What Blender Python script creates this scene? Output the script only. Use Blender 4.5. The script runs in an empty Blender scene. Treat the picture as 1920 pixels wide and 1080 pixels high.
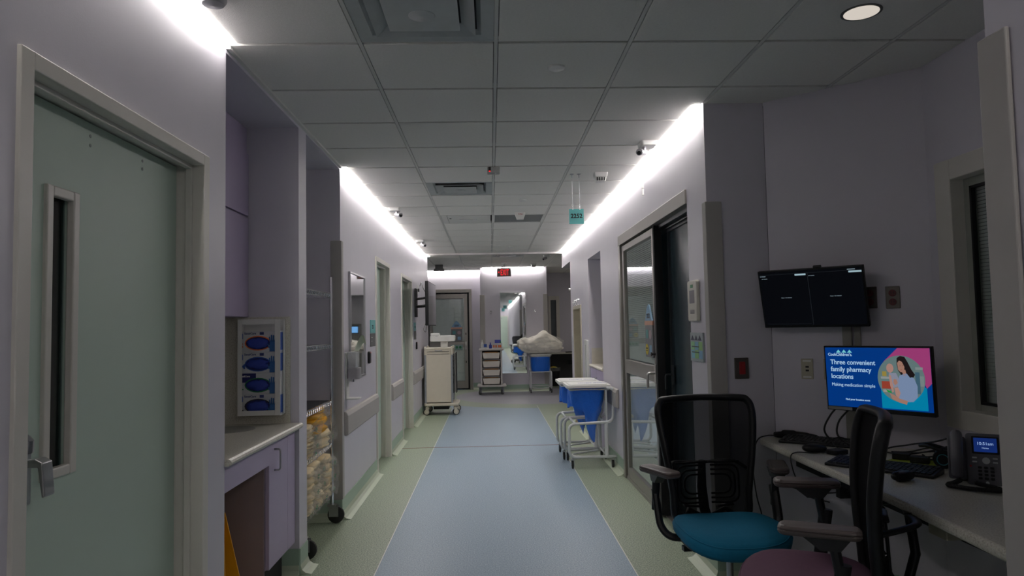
import bpy, bmesh, math, random
from math import pi, sin, cos, radians, sqrt
from mathutils import Vector, Matrix
random.seed(7)
SC = bpy.context.scene
COL = SC.collection

# ------------------------------------------------------------------ camera
cam_d = bpy.data.cameras.new('camera'); cam = bpy.data.objects.new('camera', cam_d); COL.objects.link(cam)
FPX = 1314.457
cam_d.sensor_width = 36.0; cam_d.lens = FPX / 1920 * 36.0; cam_d.clip_start = 0.05; cam_d.clip_end = 100
CAMH = 1.4532
F_ = Vector((-.03063195, .05567703, 1.)).normalized()
U_ = F_.cross(Vector((1, -.01911322, 0))).normalized()
if U_.y > 0: U_ = -U_
R_ = F_.cross(-U_)
if R_.x < 0: R_ = -R_
cx_ = Vector((R_.x, F_.x, U_.x)); cy_ = -Vector((R_.y, F_.y, U_.y)); cz_ = -Vector((R_.z, F_.z, U_.z))
m = Matrix.Identity(4)
for i, v in enumerate((cx_, cy_, cz_)):
    for k in range(3): m[k][i] = v[k]
m.translation = Vector((0, 0, CAMH))
cam.matrix_world = m
SC.camera = cam

# ------------------------------------------------------------------ world and exposure
w = bpy.data.worlds.new('world'); SC.world = w; w.use_nodes = True
w.node_tree.nodes['Background'].inputs[0].default_value = (0.05, 0.05, 0.06, 1)
w.node_tree.nodes['Background'].inputs[1].default_value = 0.1
SC.view_settings.view_transform = 'Standard'; SC.view_settings.look = 'None'
SC.view_settings.exposure = 0.0; SC.view_settings.gamma = 1.0
SC.view_settings.use_curve_mapping = False
STRIP = 38.0        # brightness of the linear wall-slot lights

# ------------------------------------------------------------------ materials
MATS = {}
def principled(name):
    mt = bpy.data.materials.new(name); mt.use_nodes = True
    return mt, mt.node_tree, mt.node_tree.nodes['Principled BSDF']
def lin(c):
    return tuple(((v/255)/12.92 if v/255 <= .04045 else ((v/255+.055)/1.055)**2.4) for v in c)
def mat(name, color, rough=.6, metal=0., var=.06, scale=12., bump=0., bscale=120., spec=.5, coat=0., srgb=False):
    if name in MATS: return MATS[name]
    mt, nt, b = principled(name)
    if srgb: color = lin(color)
    n = nt.nodes; l = nt.links
    tc = n.new('ShaderNodeTexCoord')
    no = n.new('ShaderNodeTexNoise'); no.inputs['Scale'].default_value = scale; no.inputs['Detail'].default_value = 4
    l.new(tc.outputs['Object'], no.inputs['Vector'])
    mr = n.new('ShaderNodeMapRange'); mr.inputs[1].default_value = .3; mr.inputs[2].default_value = .7
    mr.inputs[3].default_value = 1-var; mr.inputs[4].default_value = 1+var
    l.new(no.outputs['Fac'], mr.inputs[0])
    mx = n.new('ShaderNodeVectorMath'); mx.operation = 'SCALE'; mx.inputs[0].default_value = color
    l.new(mr.outputs[0], mx.inputs['Scale']); l.new(mx.outputs[0], b.inputs['Base Color'])
    b.inputs['Roughness'].default_value = rough; b.inputs['Metallic'].default_value = metal
    b.inputs['Specular IOR Level'].default_value = spec; b.inputs['Coat Weight'].default_value = coat
    if bump:
        n2 = n.new('ShaderNodeTexNoise'); n2.inputs['Scale'].default_value = bscale; n2.inputs['Detail'].default_value = 3
        l.new(tc.outputs['Object'], n2.inputs['Vector'])
        bp = n.new('ShaderNodeBump'); bp.inputs['Strength'].default_value = bump; bp.inputs['Distance'].default_value = .002
        l.new(n2.outputs['Fac'], bp.inputs['Height']); l.new(bp.outputs[0], b.inputs['Normal'])
    MATS[name] = mt; return mt
def emit(name, color, strength=1., srgb=True):
    if name in MATS: return MATS[name]
    mt, nt, b = principled(name)
    if srgb: color = lin(color)
    b.inputs['Base Color'].default_value = (.005, .005, .005, 1); b.inputs['Roughness'].default_value = .3; b.inputs['Specular IOR Level'].default_value = .12
    b.inputs['Emission Color'].default_value = (*color, 1); b.inputs['Emission Strength'].default_value = strength
    MATS[name] = mt; return mt
def speckle(name, base, dark, light, rough=.4, scale=260., spec=.4):
    mt, nt, b = principled(name); n = nt.nodes; l = nt.links
    tc = n.new('ShaderNodeTexCoord')
    no = n.new('ShaderNodeTexNoise'); no.inputs['Scale'].default_value = scale; no.inputs['Detail'].default_value = 2
    l.new(tc.outputs['Object'], no.inputs['Vector'])
    r = n.new('ShaderNodeValToRGB'); e = r.color_ramp.elements
    e[0].position = .38; e[0].color = (*dark, 1); e[1].position = .66; e[1].color = (*light, 1)
    k = r.color_ramp.elements.new(.45); k.color = (*base, 1); k = r.color_ramp.elements.new(.58); k.color = (*base, 1)
    l.new(no.outputs['Fac'], r.inputs[0]); l.new(r.outputs[0], b.inputs['Base Color'])
    b.inputs['Roughness'].default_value = rough; b.inputs['Specular IOR Level'].default_value = spec
    MATS[name] = mt; return mt
def floor_mat():
    mt, nt, b = principled('speckled_vinyl'); n = nt.nodes; l = nt.links
    tc = n.new('ShaderNodeTexCoord'); sx = n.new('ShaderNodeSeparateXYZ'); l.new(tc.outputs['Object'], sx.inputs[0])
    def mth(op, a, b_=None):
        q = n.new('ShaderNodeMath'); q.operation = op
        for i, v in enumerate((a, b_)):
            if v is None: continue
            if isinstance(v, (int, float)): q.inputs[i].default_value = v
            else: l.new(v, q.inputs[i])
        return q.outputs[0]
    X, Y = sx.outputs[0], sx.outputs[1]
    band = mth('MULTIPLY', mth('GREATER_THAN', X, -.713), mth('LESS_THAN', X, .828))
    def circ(cx, cy, r):
        d = mth('ADD', mth('POWER', mth('SUBTRACT', X, cx), 2), mth('POWER', mth('SUBTRACT', Y, cy), 2))
        return mth('LESS_THAN', d, r*r)
    big = circ(1.0, 14.9, 2.35); small = circ(1.0, 14.9, 1.75)
    left = mth('MULTIPLY', mth('GREATER_THAN', Y, 12.9), mth('LESS_THAN', X, .2))
    blue = mth('MAXIMUM', mth('MULTIPLY', band, mth('LESS_THAN', Y, 13.0)), left)
    blue = mth('MULTIPLY', blue, mth('SUBTRACT', 1, big))
    # speckle noises
    def noi(s):
        q = n.new('ShaderNodeTexNoise'); q.inputs['Scale'].default_value = s; q.inputs['Detail'].default_value = 2
        l.new(tc.outputs['Object'], q.inputs['Vector']); return q.outputs['Fac']
    def ramp(f, cols):
        r = n.new('ShaderNodeValToRGB'); e = r.color_ramp.elements
        e[0].position = cols[0][0]; e[0].color = (*cols[0][1], 1); e[1].position = cols[-1][0]; e[1].color = (*cols[-1][1], 1)
        for p, c in cols[1:-1]:
            k = e.new(p); k.color = (*c, 1)
        l.new(f, r.inputs[0]); return r.outputs[0]
    f = noi(120)
    G = ramp(f, [(.34, lin((96, 112, 100))), (.46, lin((138, 150, 130))), (.56, lin((154, 166, 142))), (.68, lin((186, 194, 170)))])
    B = ramp(f, [(.34, lin((112, 130, 148))), (.46, lin((132, 152, 168))), (.56, lin((140, 161, 176))), (.68, lin((166, 184, 194)))])
    P = ramp(f, [(.36, lin((126, 126, 134))), (.5, lin((154, 154, 162))), (.68, lin((174, 174, 178)))])
    def mix(fac, a, c):
        q = n.new('ShaderNodeMix'); q.data_type = 'RGBA'
        l.new(fac, q.inputs[0]); l.new(a, q.inputs[6]); l.new(c, q.inputs[7]); return q.outputs[2]
    c = mix(blue, G, B); c = mix(small, c, P)
    l.new(c, b.inputs['Base Color'])
    b.inputs['Roughness'].default_value = .42; b.inputs['Specular IOR Level'].default_value = .45
    return mt
def clear(name, tint=(.9, .95, .95), refl=.12, rough=.02, alpha_dark=0.):
    """thin glass or film: transparent mixed with a gloss by facing angle"""
    if name in MATS: return MATS[name]
    mt = bpy.data.materials.new(name); mt.use_nodes = True; nt = mt.node_tree; n = nt.nodes; l = nt.links
    n.clear(); out = n.new('ShaderNodeOutputMaterial')
    tr = n.new('ShaderNodeBsdfTransparent'); tr.inputs[0].default_value = (*tint, 1)
    gl = n.new('ShaderNodeBsdfGlossy'); gl.inputs['Roughness'].default_value = rough; gl.inputs[0].default_value = (.95, .97, 1, 1)
    lw = n.new('ShaderNodeFresnel'); lw.inputs['IOR'].default_value = 1.5
    a_ = n.new('ShaderNodeMath'); a_.operation = 'ADD'; a_.inputs[1].default_value = refl; a_.use_clamp = True
    l.new(lw.outputs[0], a_.inputs[0])
    # the rear face of the pane adds no second reflection
    ge = n.new('ShaderNodeNewGeometry'); iv = n.new('ShaderNodeMath'); iv.operation = 'SUBTRACT'; iv.inputs[0].default_value = 1.
    l.new(ge.outputs['Backfacing'], iv.inputs[1])
    mr = n.new('ShaderNodeMath'); mr.operation = 'MULTIPLY'; l.new(a_.outputs[0], mr.inputs[0]); l.new(iv.outputs[0], mr.inputs[1])
    mx = n.new('ShaderNodeMixShader'); l.new(mr.outputs[0], mx.inputs[0]); l.new(tr.outputs[0], mx.inputs[1]); l.new(gl.outputs[0], mx.inputs[2])
    l.new(mx.outputs[0], out.inputs[0]); MATS[name] = mt; return mt
def film(name, color, opacity=.3, rough=.25):
    """thin plastic sheeting: part clear, part coloured gloss"""
    if name in MATS: return MATS[name]
    mt, nt, b = principled(name); n = nt.nodes; l = nt.links
    b.inputs['Base Color'].default_value = (*color, 1); b.inputs['Roughness'].default_value = rough
    b.inputs['Alpha'].default_value = opacity
    tc = n.new('ShaderNodeTexCoord'); n2 = n.new('ShaderNodeTexNoise'); n2.inputs['Scale'].default_value = 22; n2.inputs['Detail'].default_value = 5
    n2.inputs['Distortion'].default_value = 1.5
    l.new(tc.outputs['Object'], n2.inputs['Vector'])
    bp = n.new('ShaderNodeBump'); bp.inputs['Strength'].default_value = .9; bp.inputs['Distance'].default_value = .012
    l.new(n2.outputs['Fac'], bp.inputs['Height']); l.new(bp.outputs[0], b.inputs['Normal'])
    MATS[name] = mt; return mt
def mesh_fabric(name, color, scale, alpha):
    if name in MATS: return MATS[name]
    mt, nt, b = principled(name)
    b.inputs['Base Color'].default_value = (*color, 1); b.inputs['Roughness'].default_value = .9; b.inputs['Alpha'].default_value = alpha
    b.inputs['Specular IOR Level'].default_value = .1
    # woven mesh closes up when seen edge-on: threads cover more of the line of sight
    lw = nt.nodes.new('ShaderNodeLayerWeight'); lw.inputs[0].default_value = .35
    mr = nt.nodes.new('ShaderNodeMapRange'); mr.inputs[3].default_value = alpha; mr.inputs[4].default_value = 1.0
    mr.inputs[1].default_value = .15; mr.inputs[2].default_value = .6
    nt.links.new(lw.outputs['Facing'], mr.inputs[0]); nt.links.new(mr.outputs[0], b.inputs['Alpha'])
    MATS[name] = mt; return mt

WALL = mat('lavender_wall_paint', lin((202, 198, 206)), .42, var=.02, scale=3, bump=.15, bscale=220)
CEILM = mat('ceiling_tile_fibre', lin((232, 230, 224)), .9, var=.03, scale=90, bump=.6, bscale=260)
GRID = mat('ceiling_grid_paint', lin((212, 211, 206)), .5, var=.01)
SLOT = mat('dark_void', (.02, .02, .02), .9)
DOORM = mat('pale_green_door_laminate', lin((184, 201, 187)), .5, var=.02, scale=2)
FRAME = mat('greige_frame_paint', lin((206, 202, 193)), .4, var=.01, bump=.05)
GUARD = mat('grey_wall_guard_vinyl', lin((166, 162, 157)), .6, var=.02)
COVE = mat('green_cove_base', lin((158, 180, 163)), .45, var=.05, scale=200)
TOE = mat('pale_green_cove_toe', lin((182, 192, 170)), .4, var=.04, scale=200)
COUNTER = speckle('speckled_solid_surface', lin((202, 199, 186)), lin((176, 171, 158)), lin((212, 210, 202)), .35, 170)
LAM = mat('lavender_laminate', lin((176, 164, 190)), .45, var=.02, scale=4)
LAMD = mat('taupe_laminate', lin((146, 128, 130)), .6, var=.03)
ALU = mat('brushed_grey_aluminium', lin((150, 146, 140)), .38, .55, var=.02)
CHROME = mat('chrome', (.75, .75, .76), .18, 1., var=.02)
STEEL = mat('satin_steel', (.42, .42, .43), .3, .9, var=.03)
BLACK = mat('black_plastic', (.008, .008, .009), .42, var=.1, spec=.3)
BLACKM = mat('matt_black', (.008, .008, .009), .8, var=.1)
RUBBER = mat('black_rubber', (.02, .02, .02), .7, var=.1)
ARMP = mat('grey_brown_arm_pad', lin((74, 64, 62)), .45, var=.05)
WHITE = mat('white_plastic', lin((212, 212, 208)), .35, var=.02)
WPOWD = mat('white_powder_coat', lin((204, 206, 206)), .3, var=.02)
CREAM = mat('cream_cart_enamel', lin((208, 200, 182)), .4, var=.02)
SILV = mat('silver_grey_paint', lin((150, 154, 160)), .35, .4, var=.02)
BIN = mat('cream_bin_plastic', lin((214, 208, 198)), .45, var=.02)
LINEN = mat('cream_linen', lin((236, 230, 218)), .9, var=.05, scale=9, bump=.6, bscale=40)
TEAL = mat('teal_sign_acrylic', lin((96, 178, 176)), .3, var=.01)
INK = mat('black_ink', (.01, .01, .012), .6)
BEIGEP = mat('ivory_plate_plastic', lin((176, 170, 150)), .45, var=.02)
STEELP = mat('stainless_plate', (.14, .125, .11), .35, .9, var=.04)
RED = mat('red_switch_plastic', lin((150, 22, 26)), .35)
RED2 = mat('dark_red_outlet_plastic', lin((84, 20, 22)), .5)
YEL = mat('yellow_sign_plastic', lin((226, 160, 24)), .4, var=.02)
BLUESEAT = mat('blue_seat_fabric', lin((0, 108, 142)), .85, var=.05, scale=60, bump=.3, bscale=600)
PURSEAT = mat('plum_seat_fabric', lin((92, 58, 80)), .85, var=.05, scale=60, bump=.3, bscale=600)
MESHF = mesh_fabric('black_chair_mesh', (.004, .004, .005), 900, .86)
GLASS = clear('door_glass', (.93, .96, .95), .09)
DGLASS = clear('dark_door_glass', (.35, .42, .44), .06)
MIRROR = mat('mirror_silver', (.86, .88, .87), .02, 1., var=0.)
SLAT = mat('grey_blind_slat', lin((196, 199, 194)), .5, var=.02)
BLUEBAG = film('blue_bag_film', lin((16, 104, 214)), .88, .3)
CLEARBAG = film('clear_bag_film', lin((225, 226, 220)), .17, .15)
TEALROOM = mat('dark_teal_curtain', lin((52, 66, 74)), .9, var=.05)
STRIPM = emit('linear_light_diffuser', (1., .955, .925), STRIP, srgb=False)

# ------------------------------------------------------------------ geometry helpers
class MB:
    def __init__(s): s.bm = bmesh.new()
    def box(s, x0, x1, y0, y1, z0, z1, M=None):
        vs = [Vector((x, y, z)) for x in (x0, x1) for y in (y0, y1) for z in (z0, z1)]
        if M: vs = [M @ v for v in vs]
        v = [s.bm.verts.new(p) for p in vs]
        for f in ((0, 1, 3, 2), (4, 6, 7, 5), (0, 4, 5, 1), (2, 3, 7, 6), (0, 2, 6, 4), (1, 5, 7, 3)):
            s.bm.faces.new([v[i] for i in f])
        return s
    def prism(s, pts, fn0, fn1):
        """pts 2d; fn0, fn1 map (a,b) to 3d on each end"""
        a = [s.bm.verts.new(fn0(*p)) for p in pts]; b = [s.bm.verts.new(fn1(*p)) for p in pts]
        n = len(pts)
        s.bm.faces.new(a[::-1]); s.bm.faces.new(b)
        for i in range(n): s.bm.faces.new((a[i], a[(i+1) % n], b[(i+1) % n], b[i]))
        return s
    def prx(s, pts, x0, x1): return s.prism(pts, lambda a, b: (x0, a, b), lambda a, b: (x1, a, b))
    def pry(s, pts, y0, y1): return s.prism(pts, lambda a, b: (a, y0, b), lambda a, b: (a, y1, b))
    def prz(s, pts, z0, z1): return s.prism(pts, lambda a, b: (a, b, z0), lambda a, b: (a, b, z1))
    def tube(s, pts, r, n=8, closed=False, ry=None, flat=None):
        pts = [Vector(p) for p in pts]; N = len(pts); rings = []; prev = None
        for i, p in enumerate(pts):
            if closed: t = (pts[(i+1) % N] - pts[i-1])
            else: t = (pts[min(i+1, N-1)] - pts[max(i-1, 0)])
            t.normalize()
            if prev is None:
                up = Vector((0, 0, 1)) if abs(t.z) < .9 else Vector((1, 0, 0))
                u = t.cross(up).normalized()
            else: u = (prev - t*prev.dot(t)).normalized()
            prev = u; v = t.cross(u)
            rr = r[i] if isinstance(r, (list, tuple)) else r
            r2 = rr if ry is None else ry
            rings.append([s.bm.verts.new(p + u*cos(2*pi*k/n)*rr + v*sin(2*pi*k/n)*r2) for k in range(n)])
        for i in range(N if closed else N-1):
            a, b = rings[i], rings[(i+1) % N]
            for k in range(n): s.bm.faces.new((a[k], a[(k+1) % n], b[(k+1) % n], b[k]))
        if not closed: s.bm.faces.new(rings[0][::-1]); s.bm.faces.new(rings[-1])
        return s
    def cyl(s, p0, p1, r, n=16, r1=None):
        return s.tube([p0, p1], [r, r if r1 is None else r1], n)
    def lathe(s, prof, c=(0, 0, 0), n=24, axis='z'):
        rings = []
        for r, h in prof:
            ring = []
            for k in range(n):
                a = 2*pi*k/n
                q = (r*cos(a), r*sin(a), h)
                if axis == 'x': q = (q[2], q[0], q[1])
                if axis == 'y': q = (q[0], q[2], q[1])
                ring.append(s.bm.verts.new((c[0]+q[0], c[1]+q[1], c[2]+q[2])))
            rings.append(ring)
        for a, b in zip(rings, rings[1:]):
            for k in range(n): s.bm.faces.new((a[k], a[(k+1) % n], b[(k+1) % n], b[k]))
        s.bm.faces.new(rings[0][::-1]); s.bm.faces.new(rings[-1])
        return s
    def grid(s, fn, nu, nv, closed_u=False):
        g = [[s.bm.verts.new(fn(i/(nu if closed_u else nu-1), j/(nv-1))) for j in range(nv)] for i in range(nu)]
        for i in range(nu if closed_u else nu-1):
            for j in range(nv-1):
                a, b = g[i], g[(i+1) % nu]
                s.bm.faces.new((a[j], b[j], b[j+1], a[j+1]))
        return g
    def blob(s, c, d, seed, amp=.12, sub=3, power=3.2, freq=3., M=None):
        """a puffy superellipsoid with folds; d = half sizes"""
        from mathutils import noise
        t = bmesh.new(); bmesh.ops.create_icosphere(t, subdivisions=sub, radius=1.)
        off = Vector((seed*3.1, seed*7.7, seed*1.3)); mp = {}
        for v in t.verts:
            p = v.co.normalized()
            k = (abs(p.x)**power + abs(p.y)**power + abs(p.z)**power) ** (-1/power)
            q = p*k
            nn = noise.fractal(q*freq + off, 1., 2., 3)
            q = q*(1 + amp*nn)
            q = Vector((q.x*d[0], q.y*d[1], q.z*d[2]))
            if M: q = M @ q
            mp[v] = s.bm.verts.new(q + Vector(c))
        for f in t.faces: s.bm.faces.new([mp[v] for v in f.verts])
        t.free(); return s
    def build(s, name, mt, parent=None, smooth=False, bevel=0., seg=2, loc=None):
        bmesh.ops.recalc_face_normals(s.bm, faces=s.bm.faces)
        me = bpy.data.meshes.new(name); s.bm.to_mesh(me); s.bm.free()
        me.materials.append(mt)
        o = bpy.data.objects.new(name, me); COL.objects.link(o)
        if parent: o.parent = parent
        if loc: o.location = loc
        if smooth is True: me.polygons.foreach_set('use_smooth', [True]*len(me.polygons))
        elif smooth:
            me.polygons.foreach_set('use_smooth', [True]*len(me.polygons))
            me.set_sharp_from_angle(angle=radians(smooth))
        if bevel:
            b = o.modifiers.new('bevel', 'BEVEL'); b.width = bevel; b.segments = seg; b.limit_method = 'ANGLE'; b.angle_limit = radians(40)
        return o
def fillet(pts, r, k=5):
    pts = [Vector(p) for p in pts]; out = [pts[0]]
    for a, b, c in zip(pts, pts[1:], pts[2:]):
        u = (a-b); v = (c-b); d = min(r, u.length*.49, v.length*.49)
        p, q = b+u.normalized()*d, b+v.normalized()*d
        for i in range(k+1):
            t = i/k; out.append(p*(1-t)**2 + b*2*t*(1-t) + q*t*t)
    out.append(pts[-1]); return out
def rrect(x0, x1, z0, z1, r, k=4):
    out = []
    for cx, cz, a0 in ((x1-r, z1-r, 0), (x0+r, z1-r, 90), (x0+r, z0+r, 180), (x1-r, z0+r, 270)):
        for i in range(k+1):
            a = radians(a0 + 90*i/k); out.append((cx+r*cos(a), cz+r*sin(a)))
    return out
def ellipse(cx, cy, rx, ry, n=20): return [(cx+rx*cos(2*pi*i/n), cy+ry*sin(2*pi*i/n)) for i in range(n)]
def smooth_path(pts, k=6):
    """Catmull-Rom through points"""
    P = [Vector(p) for p in pts]; P = [P[0]*2-P[1]] + P + [P[-1]*2-P[-2]]; out = []
    for i in range(1, len(P)-2):
        for j in range(k):
            t = j/k; a, b, c, d = P[i-1:i+3]
            out.append(.5*((2*b)+(c-a)*t+(2*a-5*b+4*c-d)*t*t+(3*b-a-3*c+d)*t**3))
    out.append(P[-2]); return out

def tag(o, label, cat, group=None, kind=None):
    o['label'] = label; o['category'] = cat
    if group: o['group'] = group
    if kind: o['kind'] = kind
    return o
def thing(name, label, cat, loc=(0, 0, 0), rz=0., group=None):
    o = bpy.data.objects.new(name, None); COL.objects.link(o); o.location = loc; o.rotation_euler = (0, 0, rz)
    o.empty_display_size = .1
    return tag(o, label, cat, group)
def struct(o, label=None):
    o['kind'] = 'structure'
    if label: o['label'] = label; o['category'] = o.name.split('.')[0].split('_')[0]
    return o
def copy_tree(o, parent=None):
    c = o.copy(); COL.objects.link(c)
    if parent: c.parent = parent
    for ch in [q for q in o.children]: copy_tree(ch, c)
    return c
def text(name, s, size, M, mt, parent=None, bold=0., align='LEFT', depth=.0006, sx=1.):
    """flat lettering; M maps text plane (x right, y up, z out) to parent space"""
    cu = bpy.data.curves.new(name, 'FONT'); cu.body = s; cu.size = size; cu.align_x = align; cu.extrude = depth; cu.offset = bold
    cu.resolution_u = 3
    t = bpy.data.objects.new(name, cu); COL.objects.link(t)
    me = bpy.data.meshes.new_from_object(t.evaluated_get(bpy.context.evaluated_depsgraph_get()))
    bpy.data.objects.remove(t); bpy.data.curves.remove(cu)
    me.transform(M @ Matrix.Diagonal((sx, 1, 1, 1))); me.materials.clear(); me.materials.append(mt)
    o = bpy.data.objects.new(name, me); COL.objects.link(o)
    if parent: o.parent = parent
    return o
def plane_M(o, xd, yd):
    """matrix with origin o, text x along xd and text y along yd"""
    x = Vector(xd).normalized(); y = Vector(yd).normalized(); z = x.cross(y)
    M = Matrix.Identity(4)
    for i, v in enumerate((x, y, z)):
        for k in range(3): M[k][i] = v[k]
    M.translation = Vector(o); return M

# ================================================================== THE SETTING
L = -1.165; R = 1.265; C = 2.74; C2 = 2.80; GX = .0468; GY = 3.1016; T = .61
def wall(name, boxes, extra=None, mt=None):
    b = MB()
    for q in boxes: b.box(*q)
    if extra: extra(b)
    return struct(b.build(name, mt or WALL))
fl = MB(); fl.box(-3.4, 5.2, -16.2, 18.4, -.06, 0)
floor = struct(fl.build('floor', floor_mat()))
b = MB(); b.box(-.716, -.710, -2, 13., 0, .0012); b.box(.825, .831, -2, 13., 0, .0012)
b.build('weld_line', mat('pale_weld_line', lin((214, 216, 208)), .4), floor)
b = MB(); b.box(L+.06, R-.06, 8.645, 8.655, 0, .003)
b.build('expansion_strip', mat('rust_red_strip', lin((150, 112, 102)), .5), floor)

# left wall with its two alcoves and three door openings
D1 = (1.775, 2.885, 2.155); D2 = (7.185, 8.13, 2.175); D3 = (9.25, 10.42, 2.16)
lw = [(-1.315, L, -16, D1[0], 0, 2.86), (-1.315, L, D1[0], D1[1], D1[2], 2.86), (-1.315, L, D1[1], 3.12, 0, 2.86),
      (-1.95, -1.315, 3.0, 3.12, 0, 2.86), (-1.95, -1.80, 3.12, 4.31, 0, 2.86), (-1.80, L, 3.12, 4.31, 2.705, 2.86),
      (-1.95, L, 4.31, 4.485, 0, 2.86), (-1.95, -1.80, 4.485, 5.50, 0, 2.86), (-1.80, L, 4.485, 5.50, 2.715, 2.86),
      (-1.95, L, 5.50, 5.65, 0, 2.86), (-1.315, L, 5.65, D2[0], 0, 2.86), (-1.315, L, D2[0], D2[1], D2[2], 2.86),
      (-1.315, L, D2[1], D3[0], 0, 2.86), (-1.315, L, D3[0], D3[1], D3[2], 2.86), (-1.315, L, D3[1], 13.17, 0, 2.86),
      (-3.4, -1.315, 13.02, 13.17, 0, 2.86)]
wall('wall_left', lw)
# dark rooms behind the left doors
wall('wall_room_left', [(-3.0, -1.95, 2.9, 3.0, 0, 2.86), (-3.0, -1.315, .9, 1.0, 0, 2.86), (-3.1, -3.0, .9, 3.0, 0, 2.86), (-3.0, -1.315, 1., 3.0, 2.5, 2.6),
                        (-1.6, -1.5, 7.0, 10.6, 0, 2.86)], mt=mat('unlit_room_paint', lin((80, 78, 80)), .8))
# right wall: pier, sliding door opening, niche, low recess, header over the far station
rw = [(R, 1.617, 4.0, 4.12, 0, 2.86), (R, 1.415, 4.12, 4.40, 0, 2.86), (R, 1.415, 4.40, 6.77, 2.31, 2.86), (R, 1.415, 6.77, 7.93, 0, 2.86),
      (R, 1.415, 7.93, 8.97, 2.30, 2.86), (R, 1.415, 8.97, 9.75, 0, 2.86), (R, 1.415, 9.75, 10.58, 1.70, 2.86), (R, 1.415, 10.58, 10.95, 0, 2.86),
      (R, 1.415, 10.95, 12.1, 2.46, 2.86),
      (1.415, 1.95, 7.83, 7.93, 0, 2.86), (1.415, 1.95, 8.97, 9.07, 0, 2.86), (1.90, 2.0, 7.93, 8.97, 0, 2.86), (1.415, 1.9, 7.93, 8.97, 2.30, 2.4),
      (1.415, 4.4, 10.83, 10.95, 0, 2.86), (1.415, 1.50, 9.6, 10.83, 0, 1.9)]
wall('wall_right', rw)
def ang(b):
    A = Vector((1.617, 3.994)); B = Vector((2.218, 3.442)); d = (B-A).normalized(); n = Vector((-d.y, d.x))
    if n.y < 0: n = -n
    q = [A, B, B+n*.12+d*.05, A+n*.12]
    b.prz([tuple(v) for v in q], 0, 2.86)
wall('wall_nook', [(2.218, 2.34, 3.30, 3.60, 0, 2.86), (2.218, 2.34, 1.58, 3.30, 0, .93), (2.218, 2.34, 1.58, 3.30, 2.195, 2.86), (2.218, 2.34, 1.58, 2.1, .93, 2.195),
                   (R, 2.218, 1.58, 1.70, 0, 2.86), (R, 1.385, -16, 1.58, 0, 2.86)], ang)
wall('wall_back', [(-3.4, R+.2, -16.15, -16.0, 0, 2.86)])
wall('wall_far', [(-3.4, -1.46, 16.6, 16.75, 0, 2.9), (-1.46, -.44, 16.6, 16.75, 2.34, 2.9), (-.44, -.22, 16.6, 16.75, 0, 2.9),
                  (-.22, 1.29, 15.85, 16.75, 0, 2.9), (1.18, 1.29, 16.75, 17.65, 0, 2.9), (1.18, 5.2, 17.65, 17.8, 0, 2.9),
                  (-3.4, -1.3, 17.6, 17.7, 0, 2.9), (-1.7, -1.6, 16.75, 17.7, 0, 2.9), (-.3, -.2, 16.75, 17.7, 0, 2.9), (-1.7, -.2, 17.5, 17.6, 0, 2.9)])
wall('wall_station', [(4.4, 4.55, 10.83, 17.8, 0, 2.9)])
wall('wall_side', [(-3.5, -3.4, 13.0, 17.0, 0, 2.9)])
# dark patient room behind the sliding door
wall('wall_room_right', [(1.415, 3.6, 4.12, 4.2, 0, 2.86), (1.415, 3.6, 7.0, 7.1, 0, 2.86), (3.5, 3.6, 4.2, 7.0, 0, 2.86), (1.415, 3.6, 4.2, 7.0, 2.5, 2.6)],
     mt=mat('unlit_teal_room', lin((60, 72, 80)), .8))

# ceiling: a dark deck with lay-in tiles and grid bars as its parts
b = MB(); b.box(-1.95, 2.34, -16, 12.1, 2.762, 2.85); b.box(-3.4, 5.2, 12.12, 17.8, 2.822, 2.9)
ceiling = struct(b.build('ceiling', SLOT))
b = MB(); b.box(-1.165, 1.265, -16, GY-3*T, 2.735, 2.755); o = b.build('plain_ceiling_run', CEILM, ceiling); o['kind'] = 'stuff'
tb = MB(); tb.box(-.2935, .2935, -.2935, .2935, 0, .016)
tile0 = tb.build('ceiling_tile', CEILM, ceiling, bevel=.003)
tile_n = [0]
def put_tile(cx, cy, z, mt=None, clip=None):
    if clip:
        x0, x1, y0, y1 = clip
        q = MB(); q.box(max(cx-.2935, x0), min(cx+.2935, x1), max(cy-.2935, y0), min(cy+.2935, y1), z, z+.016)
        o = q.build('ceiling_tile', CEILM, ceiling); return o
    if tile_n[0] == 0: o = tile0
    else: o = tile0.copy(); COL.objects.link(o)
    tile_n[0] += 1; o.location = (cx, cy, z); return o
skip = {(-1, -1), (-1, 5), (-1, 8), (0, 8)}
def gx(i): return GX+T*i
def gy(j): return GY+T*j
for j in range(-3, 15):
    for i in range(-2, 4):
        cx, cy = gx(i)+T/2, gy(j)+T/2
        if i >= 2 and j >= 2: continue
        if (i, j) in skip: continue
        if i == 3: put_tile(cx, cy, 2.734, clip=(0, 2.3, 0, 3.99)); continue
        if i == 2 and j == 1: put_tile(cx, cy, 2.734, clip=(1.25, 2.4, 0, 4.05)); continue
        if i == -2: put_tile(cx, cy, 2.734, clip=(-1.165, 0, -9, 12.1)); continue
        if j == 14: put_tile(cx, cy, 2.734, clip=(-2, 3, 0, 12.1)); continue
        put_tile(cx, cy, 2.734)
def bar(x0, x1, y0, y1, z):
    q = MB(); q.box(x0, x1, y0, y1, z, z+.022); return q.build('grid_bar', GRID, ceiling)
for i in range(-1, 2): bar(gx(i)-.0085, gx(i)+.0085, GY-3*T, 12.1, 2.7355)
bar(gx(2)-.0085, gx(2)+.0085, GY-3*T, 4.0, 2.7355); bar(gx(3)-.0085, gx(3)+.0085, GY-3*T, 3.97, 2.7355)
for j in range(-3, 15): bar(-1.165, 2.3 if j < 2 else 1.27, gy(j)-.008, gy(j)+.008, 2.743)
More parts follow.
